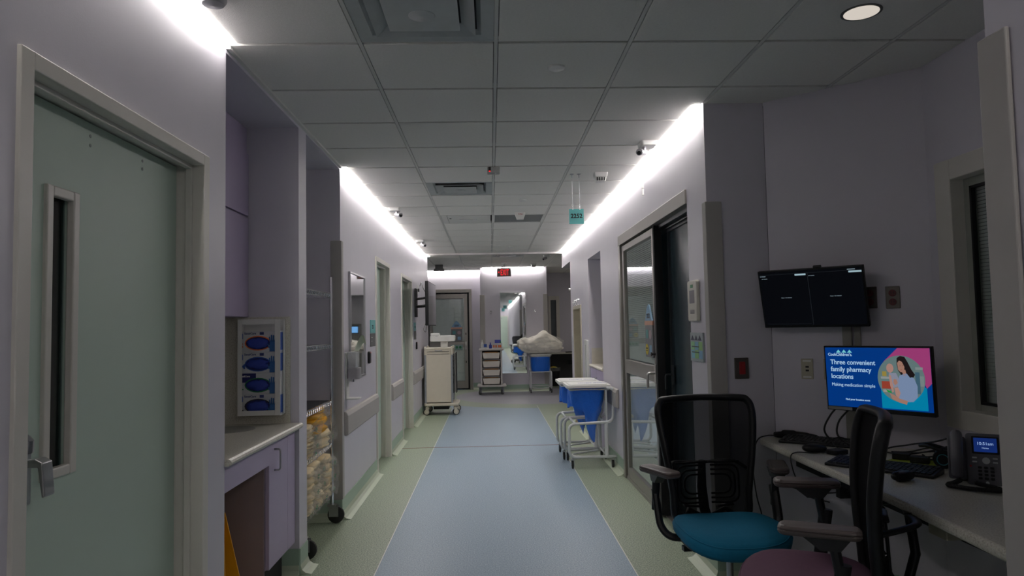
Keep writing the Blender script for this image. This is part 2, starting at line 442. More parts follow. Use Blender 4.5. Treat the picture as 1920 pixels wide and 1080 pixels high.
for i in range(-4, 7):
    for j in range(0, 9):
        x, y = gx(i)+T/2, 12.22+T*j+T/2
        if x < -1.2 and y < 13.2: continue
        if x < 1.3 and y > 16.6: continue
        if (i, j) == (0, 1): continue
        put_tile(x, y, 2.794)
for i in range(-4, 8): bar(gx(i)-.012, gx(i)+.012, 12.12, 17.6, 2.800)
for j in range(0, 9): bar(-3.4, 4.4, 12.22+T*j-.012, 12.22+T*j+.012, 2.802)
# perimeter angle and the beam between the two ceilings
b = MB(); b.box(L, L+.02, 3.12, 5.5, 2.722, 2.738); struct(b.build('trim_1', GRID))
b = MB(); b.box(L, R, 12.06, 12.15, 2.705, 2.86); struct(b.build('trim_2', mat('white_beam_paint', lin((206, 202, 200)), .5)), )
b = MB(); b.box(R, 4.4, 12.1, 12.2, 2.46, 2.86); b.box(-3.4, L-.15, 13.0, 13.1, 2.7, 2.9); struct(b.build('trim_3', WALL))

# cove base and pale toe
def cove(name, runs):
    """runs: (x, y0, y1, s) along y with s = outward side, or ('x', y, x0, x1, s)"""
    b = MB(); t = MB()
    for r in runs:
        if r[0] == 'x':
            _, y, x0, x1, s = r
            b.prx([(y, 0), (y+s*.006, 0), (y+s*.006, .15), (y, .152)], x0, x1)
            t.prx([(y+s*.006, .055), (y+s*.006, 0), (y+s*.07, 0), (y+s*.07, .002), (y+s*.035, .010), (y+s*.016, .026)], x0, x1)
        else:
            x, y0, y1, s = r
            b.pry([(x, 0), (x+s*.006, 0), (x+s*.006, .15), (x, .152)], y0, y1)
            t.pry([(x+s*.006, .055), (x+s*.006, 0), (x+s*.07, 0), (x+s*.07, .002), (x+s*.035, .010), (x+s*.016, .026)], y0, y1)
    o = struct(b.build(name, COVE)); t.build('toe', TOE, o)
    return o
cove('baseboard_left', [(L, -16, D1[0]-.03, 1), (L, D1[1]+.03, 3.12, 1), (L, 4.31, 4.485, 1), ('x', 4.31, -1.75, L, -1), ('x', 4.485, -1.8, L, 1), (-1.8, 4.485, 5.5, 1), ('x', 5.5, -1.8, L, -1),
                        (L, 5.5, D2[0]-.03, 1), (L, D2[1]+.03, D3[0]-.03, 1), (L, D3[1]+.03, 13.17, 1)])
cove('baseboard_right', [(R, 4.0, 4.40, -1), (R, 6.77, 7.93, -1), (R, 8.97, 9.72, -1), (R, 10.6, 10.95, -1), ('x', 4.0, R, 1.617, -1), (R, -16, 1.7, -1), ('x', 1.7, R, 2.2, 1), (2.218, 1.7, 3.44, -1), ('x', -16, L, -.9, 1), ('x', -16, .2, R, 1)])
cove('baseboard_far', [('x', 16.6, -3.4, -1.48, -1), ('x', 16.6, -.42, -.22, -1), ('x', 15.85, -.22, 1.29, -1), ('x', 17.65, 1.3, 4.4, -1), (1.29, 15.85, 17.6, 1), (-3.4, 13.1, 16.6, 1)])
def cove_ang():
    A = Vector((1.617, 3.994)); Bv = Vector((2.218, 3.442)); d = (Bv-A).normalized(); n = Vector((-d.y, d.x))
    if n.y > 0: n = -n
    b = MB(); t = MB()
    def f(o): return [tuple(A+n*o[0]), tuple(A+n*o[1]), tuple(Bv+n*o[1]), tuple(Bv+n*o[0])]
    b.prz(f((0, .006)), 0, .15); t.prz(f((.006, .06)), 0, .004)
    o = struct(b.build('baseboard_nook', COVE)); t.build('toe', TOE, o)
cove_ang()

# vertical wall guards on the corners
def guard(pts, z0, z1, label):
    b = MB(); b.prz(pts, z0, z1)
    o = b.build('corner_guard', GUARD, bevel=.004)
    tag(o, label, 'corner guard'); return o
guard([(L+.004, 5.5+.01), (L+.004, 5.50+.055), (L+.012, 5.555), (L+.012, 5.492), (L-.075, 5.492), (L-.075, 5.499), (L+.004, 5.499)], .155, 2.15, 'grey vinyl guard on the corner between the linen alcove and the mirror wall')
guard([(R-.012, 4.055), (R-.002, 4.055), (R-.002, 3.998), (R+.085, 3.998), (R+.085, 3.988), (R-.012, 3.988)], .155, 2.155, 'grey vinyl guard on the corner right of the thermostat and wavy card')
guard([(R-.014, 1.615), (R-.002, 1.615), (R-.002, 1.702), (R+.08, 1.702), (R+.08, 1.714), (R-.014, 1.714)], .155, 2.155, 'tall grey vinyl guard at the right edge of the view, nearest the camera')
guard([(-.234, 15.838), (-.12, 15.838), (-.12, 15.848), (-.222, 15.848), (-.222, 15.95), (-.234, 15.95)], .155, 2.18, 'grey guard on the left corner of the far mirrored column')
guard([(1.302, 15.838), (1.2, 15.838), (1.2, 15.848), (1.292, 15.848), (1.292, 15.95), (1.302, 15.95)], .155, 2.18, 'grey guard on the right corner of the far mirrored column')

# bumper rails
def rail(x, s, y0, y1, label):
    b = MB(); p = [(x, .622), (x+s*.026, .622), (x+s*.034, .635), (x+s*.034, .775), (x+s*.022, .805), (x, .812)]
    b.pry(p, y0, y1)
    o = b.build('bumper_rail', GUARD, bevel=.006); tag(o, label, 'wall rail'); return o
rail(L+.001, 1, 5.60, 7.13, 'long grey bumper rail under the wall mirror')
rail(L+.001, 1, 8.22, 9.19, 'short grey bumper rail between the two pale green doors')
rail(L+.001, 1, 10.5, 13.1, 'grey bumper rail behind the cream supply cart')
rail(R-.001, -1, 6.98, 7.9, 'grey bumper rail behind the white hampers')

# linear slot lights
def strip(name, x0, x1, y0, y1, z, label, k=1.):
    t = thing(name, label, 'light', ((x0+x1)/2, (y0+y1)/2, z))
    dx, dy = (x1-x0)/2, (y1-y0)/2
    MB().box(-dx, dx, -dy, dy, .006, .03).build('housing', GRID, t)
    MB().box(-dx+.004, dx-.004, -dy+.004, dy-.004, -.004, .006).build('diffuser', STRIPM if k == 1 else emit('linear_light_diffuser_%g' % k, (1., .955, .925), STRIP*k, srgb=False), t)
strip('linear_light', L, L+.055, 1.2, 3.10, 2.733, 'glowing linear slot light above the near pale green door', .65)
strip('linear_light', L, L+.055, 5.50, 12.06, 2.733, 'long glowing linear slot light over the mirror wall on the left')
strip('linear_light', R-.055, R, 4.01, 12.06, 2.733, 'long glowing linear slot light above the sliding glass door')
strip('linear_light', R-.055, R, -1.8, 1.3, 2.733, 'linear slot light on the right wall beside the viewer, out of frame', .5)
strip('linear_light', R-.055, R, -15.8, -2.2, 2.733, 'linear slot light on the right wall behind the viewer')
strip('linear_light', L, L+.055, 12.16, 13.1, 2.793, 'short glowing slot light past the ceiling beam on the left')
strip('linear_light', -1.9, -.24, 16.54, 16.595, 2.793, 'glowing slot light above the far glass door', 1.5)
strip('linear_light', -.16, 1.22, 15.79, 15.845, 2.793, 'glowing slot light above the far mirror', 1.5)
strip('linear_light', L, L+.055, -15.8, -7, 2.733, 'added linear light far behind the viewer, brightening the door in the mirror', 1.5)  # added strip to brighten the end door in the far mirror
for x, y, lab in ((2.6, 14.2, 'added out-of-view downlight brightening the far station, nearer one'), (3.4, 16.0, 'added out-of-view downlight brightening the far station, over the desk')):  # lamps added out of view to lift the dark station
    t = thing('recessed_downlight', lab, 'light', (x, y, 2.79))
    MB().prz(ellipse(0, 0, .085, .085, 28), -.004, 0).build('glowing_reflector', emit('station_fill_lamp', (1, .93, .86), 90., srgb=False), t)
    MB().lathe([(.10, -.003), (.10, .002), (.086, .002), (.086, -.003)], (0, 0, 0), 28).build('trim_ring', GRID, t, smooth=40)

# ------------------------------------------------------------------ doors on the left
def door_left(n, y0, y1, z1, lab, vision=None, handle=None, xl=-1.265):
    root = MB(); w_ = .03
    fr = MB()
    # casing: face, liner and stop
    for a, c in ((y0-w_, y0+.022), (y1-.022, y1+w_)): fr.box(-1.315, L+.012, a, c, 0, z1+.025)
    fr.box(-1.315, L+.012, y0+.022, y1-.022, z1-.022, z1+.025)
    fr.box(-1.225, -1.20, y0+.02, y0+.036, 0, z1-.02); fr.box(-1.225, -1.20, y1-.036, y1-.02, 0, z1-.02); fr.box(-1.225, -1.20, y0+.03, y1-.03, z1-.038, z1-.02)
    f = struct(fr.build('door_%d' % n, FRAME, bevel=.003))
    lf = MB()
    if vision:
        a, c, zb, zt = vision
        lf.box(xl-.045, xl, y0+.026, a+.01, .008, z1-.028); lf.box(xl-.045, xl, c-.01, y1-.026, .008, z1-.028)
        lf.box(xl-.045, xl, a+.01, c-.01, .008, zb+.01); lf.box(xl-.045, xl, a+.01, c-.01, zt-.01, z1-.028)
    else: lf.box(xl-.045, xl, y0+.026, y1-.026, .008, z1-.028)
    leaf = lf.build('door_leaf', DOORM, f)
    if vision:
        v = MB(); k = .030
        v.box(xl-.012, xl+.012, a-.012, a+k-.012, zb-.012, zt+.012); v.box(xl-.012, xl+.012, c-k+.012, c+.012, zb-.012, zt+.012)
        v.box(xl-.012, xl+.011, a+k-.012, c-k+.012, zb-.012, zb+k-.012); v.box(xl-.012, xl+.011, a+k-.012, c-k+.012, zt-k+.012, zt+.012)
        v.build('vision_frame', FRAME, leaf, bevel=.004)
        MB().box(xl-.026, xl-.022, a, c, zb, zt).build('pane', DGLASS, leaf)
    return f, leaf
d1, leaf1 = door_left(1, *D1, '', vision=(2.03, 2.165, 1.055, 1.875))
b = MB()
for y, in ((2.245,), (2.58,)):
    for dz in (0, .03): b.lathe([(.0055, 0), (.0055, .002), (.003, .003)], (-1.265, y, 2.085-dz), 10, 'x')
b.build('screw_cap', mat('pale_cap_plastic', lin((150, 158, 152)), .4), leaf1)
h = MB(); h.box(-1.265, -1.243, 1.90, 1.955, 1.0, 1.16)
h.tube([(-1.250, 1.93, 1.14), (-1.247, 1.93, 1.172), (-1.252, 1.93, 1.188)], [.023, .021, .012], 12)
h.build('latch_plate', STEEL, leaf1, bevel=.006)
h = MB(); h.prism([(-1.245, 1.122), (-1.205, 1.128), (-1.186, 1.118), (-1.178, 1.030), (-1.186, 1.026), (-1.198, 1.105), (-1.245, 1.104)], lambda a, c: (a, 1.905, c), lambda a, c: (a, 1.95, c))
h.build('paddle_handle', STEEL, leaf1, bevel=.003)
d2, leaf2 = door_left(2, *D2, '')
b = MB(); b.box(-1.265, -1.22, 7.25, 7.5, 2.06, 2.10); b.build('door_closer', STEEL, leaf2, bevel=.003)
d3, leaf3 = door_left(3, *D3, '')
for lf_, yy in ((leaf3, 9.38),):
    b = MB(); b.lathe([(.028, 0), (.028, .008)], (-1.265, yy, 1.0), 16, 'x'); b.tube(fillet([(-1.262, yy, 1.0), (-1.205, yy, 1.0), (-1.205, yy+.12, 1.0)], .02), .009, 8)
    b.build('door_handle', STEEL, lf_, smooth=35)

# ------------------------------------------------------------------ sink alcove
t = thing('wall_cabinet', 'lavender laminate upper cabinets in the sink alcove, in two tiers', 'cabinet', (-1.63, 3.715, 1.54))
MB().box(-.168, .145, -.59, .59, 0, 1.0).build('body', LAM, t)
for y0, y1 in ((-.588, -.003), (.003, .588)):
    MB().box(.146, .163, y0, y1, .002, .606).build('door', LAM, t, bevel=.001)
    MB().box(.146, .163, y0, y1, .618, .998).build('door', LAM, t, bevel=.001)
MB().box(-.168, .150, -.59, .592, 1.0, 1.163).build('top_filler', LAM, t)
t = thing('countertop', 'speckled solid surface countertop with rounded nose in the sink alcove', 'countertop', (0, 0, 0))
p = [(-1.795, .868), (-1.150, .868), (-1.140, .875), (-1.136, .884), (-1.140, .894), (-1.150, .900), (-1.795, .900)]
cb = MB(); cb.pry(p, 3.125, 4.30)
co = cb.build('top', COUNTER, t, smooth=30)
sk = MB(); sk.prz(ellipse(-1.5, 4.06, .15, .15, 32), .8995, .9012); sk.build('sink_basin', mat('grey_basin', lin((136, 136, 130)), .3), t)
MB().box(-1.795, -1.215, 4.288, 4.306, .9, 1.54).build('backsplash', COUNTER, t)
MB().box(-1.797, -1.78, 3.125, 4.288, .9, 1.54).build('backsplash', COUNTER, t)
t = thing('base_cabinet', 'narrow lavender base cabinet with steel pull under the countertop', 'cabinet', (-1.45, 3.975, 0))
MB().box(-.34, .24, -.165, .32, .19, .866).build('body', LAM, t)
MB().box(-.34, .19, -.12, .30, 0, .19).build('toe_kick', BLACKM, t)
dr = MB().box(.242, .262, -.168, .170, .195, .862).build('door', LAM, t, bevel=.001)
MB().box(.242, .262, .173, .322, .195, .862).build('filler', LAM, t)
b = MB(); b.tube(fillet([(.262, -.075, .812), (.294, -.075, .812), (.294, -.075, .70), (.262, -.075, .70)], .014), .005, 8); b.build('pull', STEEL, dr, smooth=True)
MB().box(-.33, .238, -.185, -.166, .02, .866).build('side_panel', LAMD, t)
t = thing('apron_panel', 'lavender laminate apron under the countertop left of the base cabinet', 'panel', (-1.2, 3.45, .75))
MB().box(0, .02, -.325, .338, -.005, .116).build('front', LAM, t, bevel=.001)
MB().box(-.56, -.54, -.325, .338, -.74, .116).build('back_panel', LAMD, t)
# glove boxes in their rack on the fin wall
t = thing('glove_rack', 'white plastic wall rack holding four glove boxes above the counter', 'rack', (-1.365, 4.286, .96))
r = MB(); W_, D_, H_ = .125, .10, .565
r.box(-W_, W_, -.004, 0, 0, H_); r.box(-W_, -W_+.004, -D_, 0, 0, H_); r.box(W_-.004, W_, -.035, 0, 0, H_); r.box(-W_, W_, -D_, 0, 0, .005)
r.build('back_shell', WHITE, t)
fr = MB()
fr.box(-W_, -W_+.028, -D_-.004, -D_, 0, H_); fr.box(W_-.032, W_, -D_-.004, -D_, 0, H_); fr.box(-W_+.028, W_-.032, -D_-.004, -D_, 0, .03); fr.box(-W_+.028, W_-.032, -D_-.004, -D_, H_-.03, H_)
fr.build('front_frame', WHITE, t, bevel=.003)
BW = mat('glove_box_card', lin((188, 190, 192)), .6, var=.01)
def gloves(z0, rim, code, codec, lab, navy=False, side=None):
    g = thing('glove_box', lab, 'glove box', (-1.365, 4.286, z0), group='glove boxes in the wall rack')
    bx = MB().box(-.113, .117, -.092, -.008, 0, .122).build('carton', BW, g)
    yf = -.0925
    MB().box(.1172, .1182, -.092, -.008, .01, .115).build('side_print', side, g)
    o = MB(); o.pry(ellipse(-.008, .052, .078, .043), yf-.0012, yf); o.build('opening_rim', rim, g)
    o = MB(); o.pry(ellipse(-.008, .052, .071, .037), yf-.0018, yf); o.build('opening', mat('dark_blue_opening', lin((18, 30, 92)), .7), g)
    o = MB(); o.blob((-.008, yf-.002, .051), (.062, .010, .030), z0*13, .35, 3, 2.2, 2.5); o.build('glove', mat('blue_nitrile', lin((36, 58, 150)), .5), g, smooth=True)
    hd = MB(); hd.pry([(.060, .002), (.098, .002), (.100, .045), (.094, .066), (.064, .066), (.060, .045)], yf-.0042, yf-.003)
    for k, (xa_, xb_, zt_) in enumerate(((.0635, .060, .090), (.0725, .072, .101), (.082, .084, .099), (.0905, .096, .086))):
        hd.pry([(xa_-.0042, .062), (xa_+.0042, .062), (xb_+.0036, zt_-.003), (xb_, zt_), (xb_-.0036, zt_-.003)], yf-.0042, yf-.003)
    hd.pry([(.062, .028), (.050, .052), (.045, .050), (.056, .020)], yf-.0042, yf-.003)
    hd.build('printed_hand', mat('printed_glove_blue', lin((38, 92, 150)), .5), g)
    if navy:
        MB().box(-.113, -.02, yf-.0005, yf, .068, .121).build('navy_print', mat('navy_print', lin((24, 30, 96)), .5), g)
        text('lettering', 'MedlCore', .014, plane_M((-.112, yf-.001, .100), (1, 0, 0), (0, 0, 1)), WHITE, g, .0006)
    else:
        MB().box(-.113, -.096, yf-.0005, yf, .078, .110).build('blue_print', mat('bright_blue_print', lin((22, 84, 176)), .5), g)
        text('lettering', 'SensiCare', .017, plane_M((-.088, yf-.001, .104), (1, 0, 0), (0, 0, 1)), mat('blue_print_ink', lin((40, 52, 110)), .5), g, .0004)
        MB().box(.002, .026, yf-.001, yf, .101, .117).build('size_chip', mat('blue_print_ink', (0, 0, 0)), g)
    text('size_letter', code, .038, plane_M((-.112, yf-.001, .026), (1, 0, 0), (0, 0, 1)), codec, g, .0015)
OR = mat('orange_print', lin((222, 104, 36)), .5); GRN = mat('green_print', lin((20, 120, 70)), .5)
BLP = mat('side_blue_print', lin((40, 80, 160)), .5)
gloves(.96+.372, OR, 'S', OR, 'top glove box in the rack, orange ring around its opening', side=BLP)
gloves(.96+.249, BLP, 'M', BLP, 'second glove box from the top, blue ring, glove pulled up', side=BLP)
gloves(.96+.126, GRN, 'L', GRN, 'third glove box, navy corner print and thin green ring', True, side=BW)
gloves(.96+.003, INK, 'L', INK, 'lowest glove box, black ring around its opening', side=BLP)
# wet floor sign in the knee space
t = thing('wet_floor_sign', 'yellow A-frame wet floor sign standing under the sink counter', 'sign', (-1.345, 3.40, 0), radians(0))
for s in (1, -1):
    p = MB(); prof = [(-.15, .0), (-.14, 0), (-.13, .05), (.13, .05), (.14, 0), (.15, 0), (.075, .60), (-.075, .60)]
    p.prism(prof, lambda a, c, s=s: (a, -s*(.15*(1-c/.62)+.004), c), lambda a, c, s=s: (a, -s*(.15*(1-c/.62)+.010), c))
    pn = p.build('panel', YEL, t, bevel=.001)
    if s == 1:
        n_ = Vector((0, -.62, .15)).normalized(); up = Vector((0, .15, .62)).normalized()
        def at(x, z): return Vector((x, -(.15*(1-z/.62)+.0115), z))
        text('lettering', 'WET', .075, plane_M(at(0, .21), (1, 0, 0), up), INK, pn, .004, 'CENTER')
        text('lettering', 'FLOOR', .065, plane_M(at(0, .135), (1, 0, 0), up), INK, pn, .004, 'CENTER')
        text('lettering', 'CAUTION', .03, plane_M(at(0, .52), (1, 0, 0), up), INK, pn, .001, 'CENTER')
        fb = MB(); o_ = ellipse(0, .38, .075, .085, 24); i_ = ellipse(0, .38, .064, .074, 24)
        ov = [fb.bm.verts.new(at(*q)) for q in o_]; iv = [fb.bm.verts.new(at(*q)) for q in i_]
        for k in range(24): fb.bm.faces.new((ov[k], ov[(k+1) % 24], iv[(k+1) % 24], iv[k]))
        fb.build('ring_print', INK, pn)
        fg = MB(); fg.tube([at(-.03, .36), at(.0, .39), at(.02, .41)], .008, 6, ry=.001); fg.tube([at(.0, .39), at(.03, .36), at(.05, .34)], .006, 6, ry=.001); fg.lathe([(.009, 0), (.009, .001)], at(.03, .425), 10, 'y'); fg.build('figure_print', INK, pn)

# ------------------------------------------------------------------ linen alcove: wire cart with gown packs
t = thing('wire_shelf_cart', 'chrome wire shelving cart on black casters in the linen alcove', 'shelf', (-1.49, 5.0, 0))
X0, X1, Y0, Y1 = -.27, .27, -.42, .42
for x in (X0, X1):
    for y in (Y0, Y1):
        b = MB(); b.cyl((x, y, .14), (x, y, 1.86), .0125, 12)
        for k in range(17): b.cyl((x, y, .2+k*.1), (x, y, .203+k*.1), .0138, 12)
        po = b.build('post', CHROME, t, smooth=40)
        f = MB(); f.box(x-.03, x+.03, y-.03, y+.03, .128, .14); f.box(x-.02, x+.05, y-.022, y-.018, .05, .13); f.box(x-.02, x+.05, y+.018, y+.022, .05, .13); f.cyl((x+.03, y-.026, .062), (x+.03, y+.026, .062), .006, 8)
        ca = f.build('caster', STEEL, t)
        wv = MB(); wv.lathe([(.02, -.016), (.050, -.015), (.062, -.010), (.062, .010), (.050, .015), (.02, .016)], (x+.03, y, .062), 24, 'y'); wv.build('wheel', RUBBER, ca, smooth=35)
for z in (.235, .60, .915, 1.345, 1.73):
    b = MB()
    for zz in (z, z-.03):
        b.tube([(X0, Y0, zz), (X1, Y0, zz), (X1, Y1, zz), (X0, Y1, zz)], .0035, 6, closed=True)
    n = 30
    for (p0, p1) in (((X1, Y0), (X1, Y1)), ((X0, Y0), (X0, Y1)), ((X0, Y0), (X1, Y0)), ((X0, Y1), (X1, Y1))):
        pts = []
        q = n if p0[0] == p1[0] else 18
        for k in range(q+1):
            f_ = k/q; pts.append((p0[0]+(p1[0]-p0[0])*f_, p0[1]+(p1[1]-p0[1])*f_, z if k % 2 else z-.03))
        b.tube(pts, .0022, 5)
    sh = b.build('shelf', CHROME, t)
    b = MB()
    for k in range(22): x = X0+(X1-X0)*(k+.5)/22; b.tube([(x, Y0, z+.002), (x, Y1, z+.002)], .0018, 4)
    for y in (-.2, 0, .2): b.tube([(X0, y, z-.002), (X1, y, z-.002)], .003, 4)
    o = b.build('shelf_wires', CHROME, sh)
YCOT = mat('yellow_gown_fabric', lin((238, 178, 50)), .85, var=.08, scale=12, bump=.5, bscale=30)
CCOT = mat('cream_gown_fabric', lin((244, 224, 184)), .85, var=.10, scale=10, bump=.5, bscale=30)
def gown(loc, dims, fab, seed, lab, print_=True, rz=0, group=None):
    g = thing('gown_pack', lab, 'gown pack', loc, rz, group)
    a, b_, c = dims
    n = 2 if c > .06 else 1
    q = MB()
    for k in range(n+1):
        q.blob((0, 0, c*(-.62+1.24*k/n)), (a*.88, b_*.9, c*.48/(n*.62)), seed+k*.37, .09, 3, 4., 1.6)
    q.build('folded_gowns', fab, g, smooth=True)
    q = MB(); q.blob((0, 0, .004), (a*1.03, b_*1.02, c*1.03), seed+9, .11, 4, 3.2, 3.4)
    q.build('bag_film', CLEARBAG, g, smooth=True)
    q = MB()   # gathered end of the bag
    def tail(u, v):
        an = u*2*pi; rr = .02 + .05*v + .015*sin(an*5+seed)*v
        return (a*.8 + .07*v, b_*.3*math.sin(seed) + rr*cos(an)*1.1, c*.2 + rr*sin(an)*.8 + .02*v)
    q.grid(tail, 20, 5, True); q.build('bag_end', CLEARBAG, g, smooth=True)
    if print_:
        q = MB()
        for k in range(4):
            an = 2*pi*k/4+seed; y, z = b_*.1*sin(seed) + .018*cos(an), c*.1 + .010*sin(an)
            q.blob((a*1.02, y, z), (.002, .008, .005), seed+k, .3, 2, 2.2)
        q.build('green_print', mat('green_bag_print', lin((24, 128, 84)), .5), g, smooth=True)
GRP = 'bagged gown packs on the wire cart'
SXc = -1.48
gown((SXc+.06, 5.20, .672), (.25, .19, .052), CCOT, 1, 'cream bagged gown pack under the yellow ones, far end of middle shelf', group=GRP)
gown((SXc+.05, 5.16, .772), (.25, .20, .044), YCOT, 2, 'lower yellow gown pack in clear plastic, right side of middle shelf', False, group=GRP)
gown((SXc+.04, 5.15, .858), (.25, .19, .038), YCOT, 3, 'upper yellow gown pack in crinkled clear plastic, topmost on the cart', False, group=GRP)
for k in range(4):
    gown((SXc+.06+.01*sin(k*2), 4.77, .632+k*.052), (.24, .16, .023), CCOT, 11+k,
         ['bottom of four flat cream packs at the near end of middle shelf', 'second from bottom of four flat cream packs, near end of middle shelf', 'third from bottom of four flat cream packs, near end of middle shelf', 'top of four flat cream packs, near end, dark print on its bag'][k], True, group=GRP)
rows = [(4.72, 'near'), (4.98, 'middle'), (5.22, 'far')]
lv = ['bottom', 'second', 'top']
for i, (y, nm) in enumerate(rows):
    for k in range(3):
        gown((SXc+.07+.012*sin(i*3+k), y+.01*cos(k), .288+k*.100), (.245, .120, .045), CCOT, 30+i*5+k,
             'puffy cream bagged gown pack, %s layer at the %s end of the lowest shelf' % (lv[k], nm) if nm != 'middle' else 'puffy cream bagged gown pack, %s layer in the middle of the lowest shelf' % lv[k], group=GRP)
t = thing('folder_stack', 'dark grey folded items lying on the top wire shelf', 'folder', (-1.45, 4.86, 1.735))
for k in range(3): MB().box(-.12, .14, -.10, .08-.01*k, .002+k*.022, .02+k*.022).build('folder', mat('dark_grey_card', lin((60, 60, 62)), .7), t, bevel=.003)
t = thing('shelf_liner', 'dark grey liner mat on the shelf above the gown packs', 'mat', (-1.49, 5.0, .9195))
MB().box(-.255, .255, -.40, .40, 0, .003).build('mat', mat('dark_liner', lin((56, 56, 58)), .6), t)

# ------------------------------------------------------------------ left wall fittings
t = thing('wall_mirror', 'tall steel-framed mirror on the left wall beyond the linen alcove', 'mirror', (L, 6.15, 1.035))
Wd = .345
b = MB(); b.box(0, .018, -Wd, -Wd+.016, 0, .90); b.box(0, .018, Wd-.016, Wd, 0, .90); b.box(0, .018, -Wd+.016, Wd-.016, 0, .016); b.box(0, .018, -Wd+.016, Wd-.016, .884, .90)
b.build('frame', STEEL, t, bevel=.002)
MB().box(.002, .010, -Wd+.014, Wd-.014, .014, .886).build('mirror_glass', MIRROR, t)
t = thing('soap_dispenser', 'clear and grey foam sanitizer dispenser with drip tray below the wall mirror', 'dispenser', (L, 5.70, 1.0))
MB().box(0, .014, -.055, .055, -.10, .27).build('back_plate', WHITE, t, bevel=.004)
b = MB(); b.prz(rrect(.014, .115, -.06, .06, .025), .06, .15); b.build('pump_cover', mat('grey_pump_cover', lin((150, 148, 152)), .35), t, bevel=.005)
b = MB(); b.prz(rrect(.016, .10, -.055, .055, .02), .15, .275); b.build('clear_cover', film('bottle_film', lin((200, 202, 205)), .55, .15), t, bevel=.004)
b = MB(); b.blob((.055, 0, .20), (.035, .045, .045), 4, .2, 3, 2.6, 4); b.build('foam_bottle', WHITE, t, smooth=True)
b = MB(); b.cyl((.05, 0, .06), (.05, 0, .035), .014, 12); b.build('nozzle', CHROME, t)
b = MB(); b.prz(rrect(.0, .115, -.06, .06, .03), -.10, -.092); b.build('drip_tray', WHITE, t, bevel=.002)
t = thing('paper_sheet', 'creased pale paper sheet tucked on top of the sanitizer dispenser', 'paper', (L+.05, 5.72, 1.275))
b = MB(); b.grid(lambda u, v: (.02+.085*u*(1-.3*v)+.02*v, -.05+.10*v+.03*sin(u*3), .004+.13*sin(u*2.2)*(1-.35*v) - .03*u*v), 9, 7)
b.build('sheet', mat('pale_green_paper', lin((206, 212, 192)), .8), t, smooth=True)
def plaque(y, z0, lab):
    t = thing('room_sign', lab, 'sign', (L, y, z0))
    MB().box(0, .006, -.14, .14, .13, .26).build('teal_panel', TEAL, t, bevel=.001)
    MB().box(0, .006, -.14, .14, 0, .128).build('grey_panel', mat('dark_grey_acrylic', lin((84, 82, 82)), .4), t, bevel=.001)
    return t
t = plaque(6.97, 1.285, 'teal and grey room sign between the wall mirror and the first door')
M_ = plane_M((L*0+.0065, -.09, .19), (0, 1, 0), (0, 0, 1))
text('lettering', '2251', .05, plane_M((.0062, -.06, .175), (0, 1, 0), (0, 0, 1)), INK, t, .001)
b = MB(); b.box(.006, .0068, -.10, -.03, .085, .092); b.box(.006, .0068, -.10, -.05, .05, .056); b.build('small_print', GRID, t)
t = plaque(10.85, 1.285, 'teal and grey room sign below the wall television')
text('lettering', '2253', .05, plane_M((.0062, -.06, .175), (0, 1, 0), (0, 0, 1)), INK, t, .001)
for y, lab in ((6.72, 'black card reader under the teal sign by the first door'), (11.0, 'black card reader behind the cream cart')):
    t = thing('card_reader', lab, 'card reader', (L, y, 1.13))
    b = MB(); b.prx(rrect(-.045, .045, 0, .115, .02), 0, .022); b.build('body', BLACK, t, bevel=.008)
    MB().box(.018, .0225, .005, .035, .100, .106).build('indicator', emit('red_indicator', (200, 60, 50), .8), t)

# ------------------------------------------------------------------ television on a wall arm
t = thing('wall_television', 'black flat television angled out from the left wall on an arm', 'television', (-.858, 10.42, 1.49), radians(-1))
# local: screen faces +x, long side along y
b = MB(); b.box(-.045, 0, -.55, .55, 0, .63); b.build('casing', BLACK, t, bevel=.004)
MB().box(0, .002, -.54, .54, .012, .62).build('screen', mat('television_glass', (.03, .032, .034), .08, spec=.8, var=0.), t)
b = MB(); b.box(-.07, -.045, -.20, .20, .14, .5); b.build('rear_housing', BLACK, t)
b = MB(); b.box(-.10, -.07, .0, .10, .05, .58); b.tube([(-.09, .05, .3), (-.17, .30, .3), (-.30, .48, .3)], .022, 8); b.tube([(-.09, .05, .42), (-.17, .30, .42), (-.30, .48, .42)], .018, 8); b.box(-.308, -.285, .38, .58, .14, .58)
b.build('wall_arm', BLACKM, t)
b = MB(); b.tube(smooth_path([(-.05, -.3, .02), (-.06, -.3, -.05), (-.08, -.2, -.09), (-.12, -.1, -.05), (-.10, 0, .04)]), .004, 6); b.build('cable', BLACK, t); b = MB(); b.tube(smooth_path([(-.24, .5, .62), (-.19, .3, .66), (-.15, .1, .58), (-.1, 0, .5)]), .005, 6)
b.build('cable', BLACK, t)
t = thing('wall_outlet', 'white cable outlet plate on the wall behind the television', 'outlet', (L, 11.3, 2.0))
MB().box(0, .012, -.10, .10, 0, .15).build('plate', WHITE, t, bevel=.003); MB().box(.012, .03, -.04, .04, .04, .09).build('plug', BLACK, t)

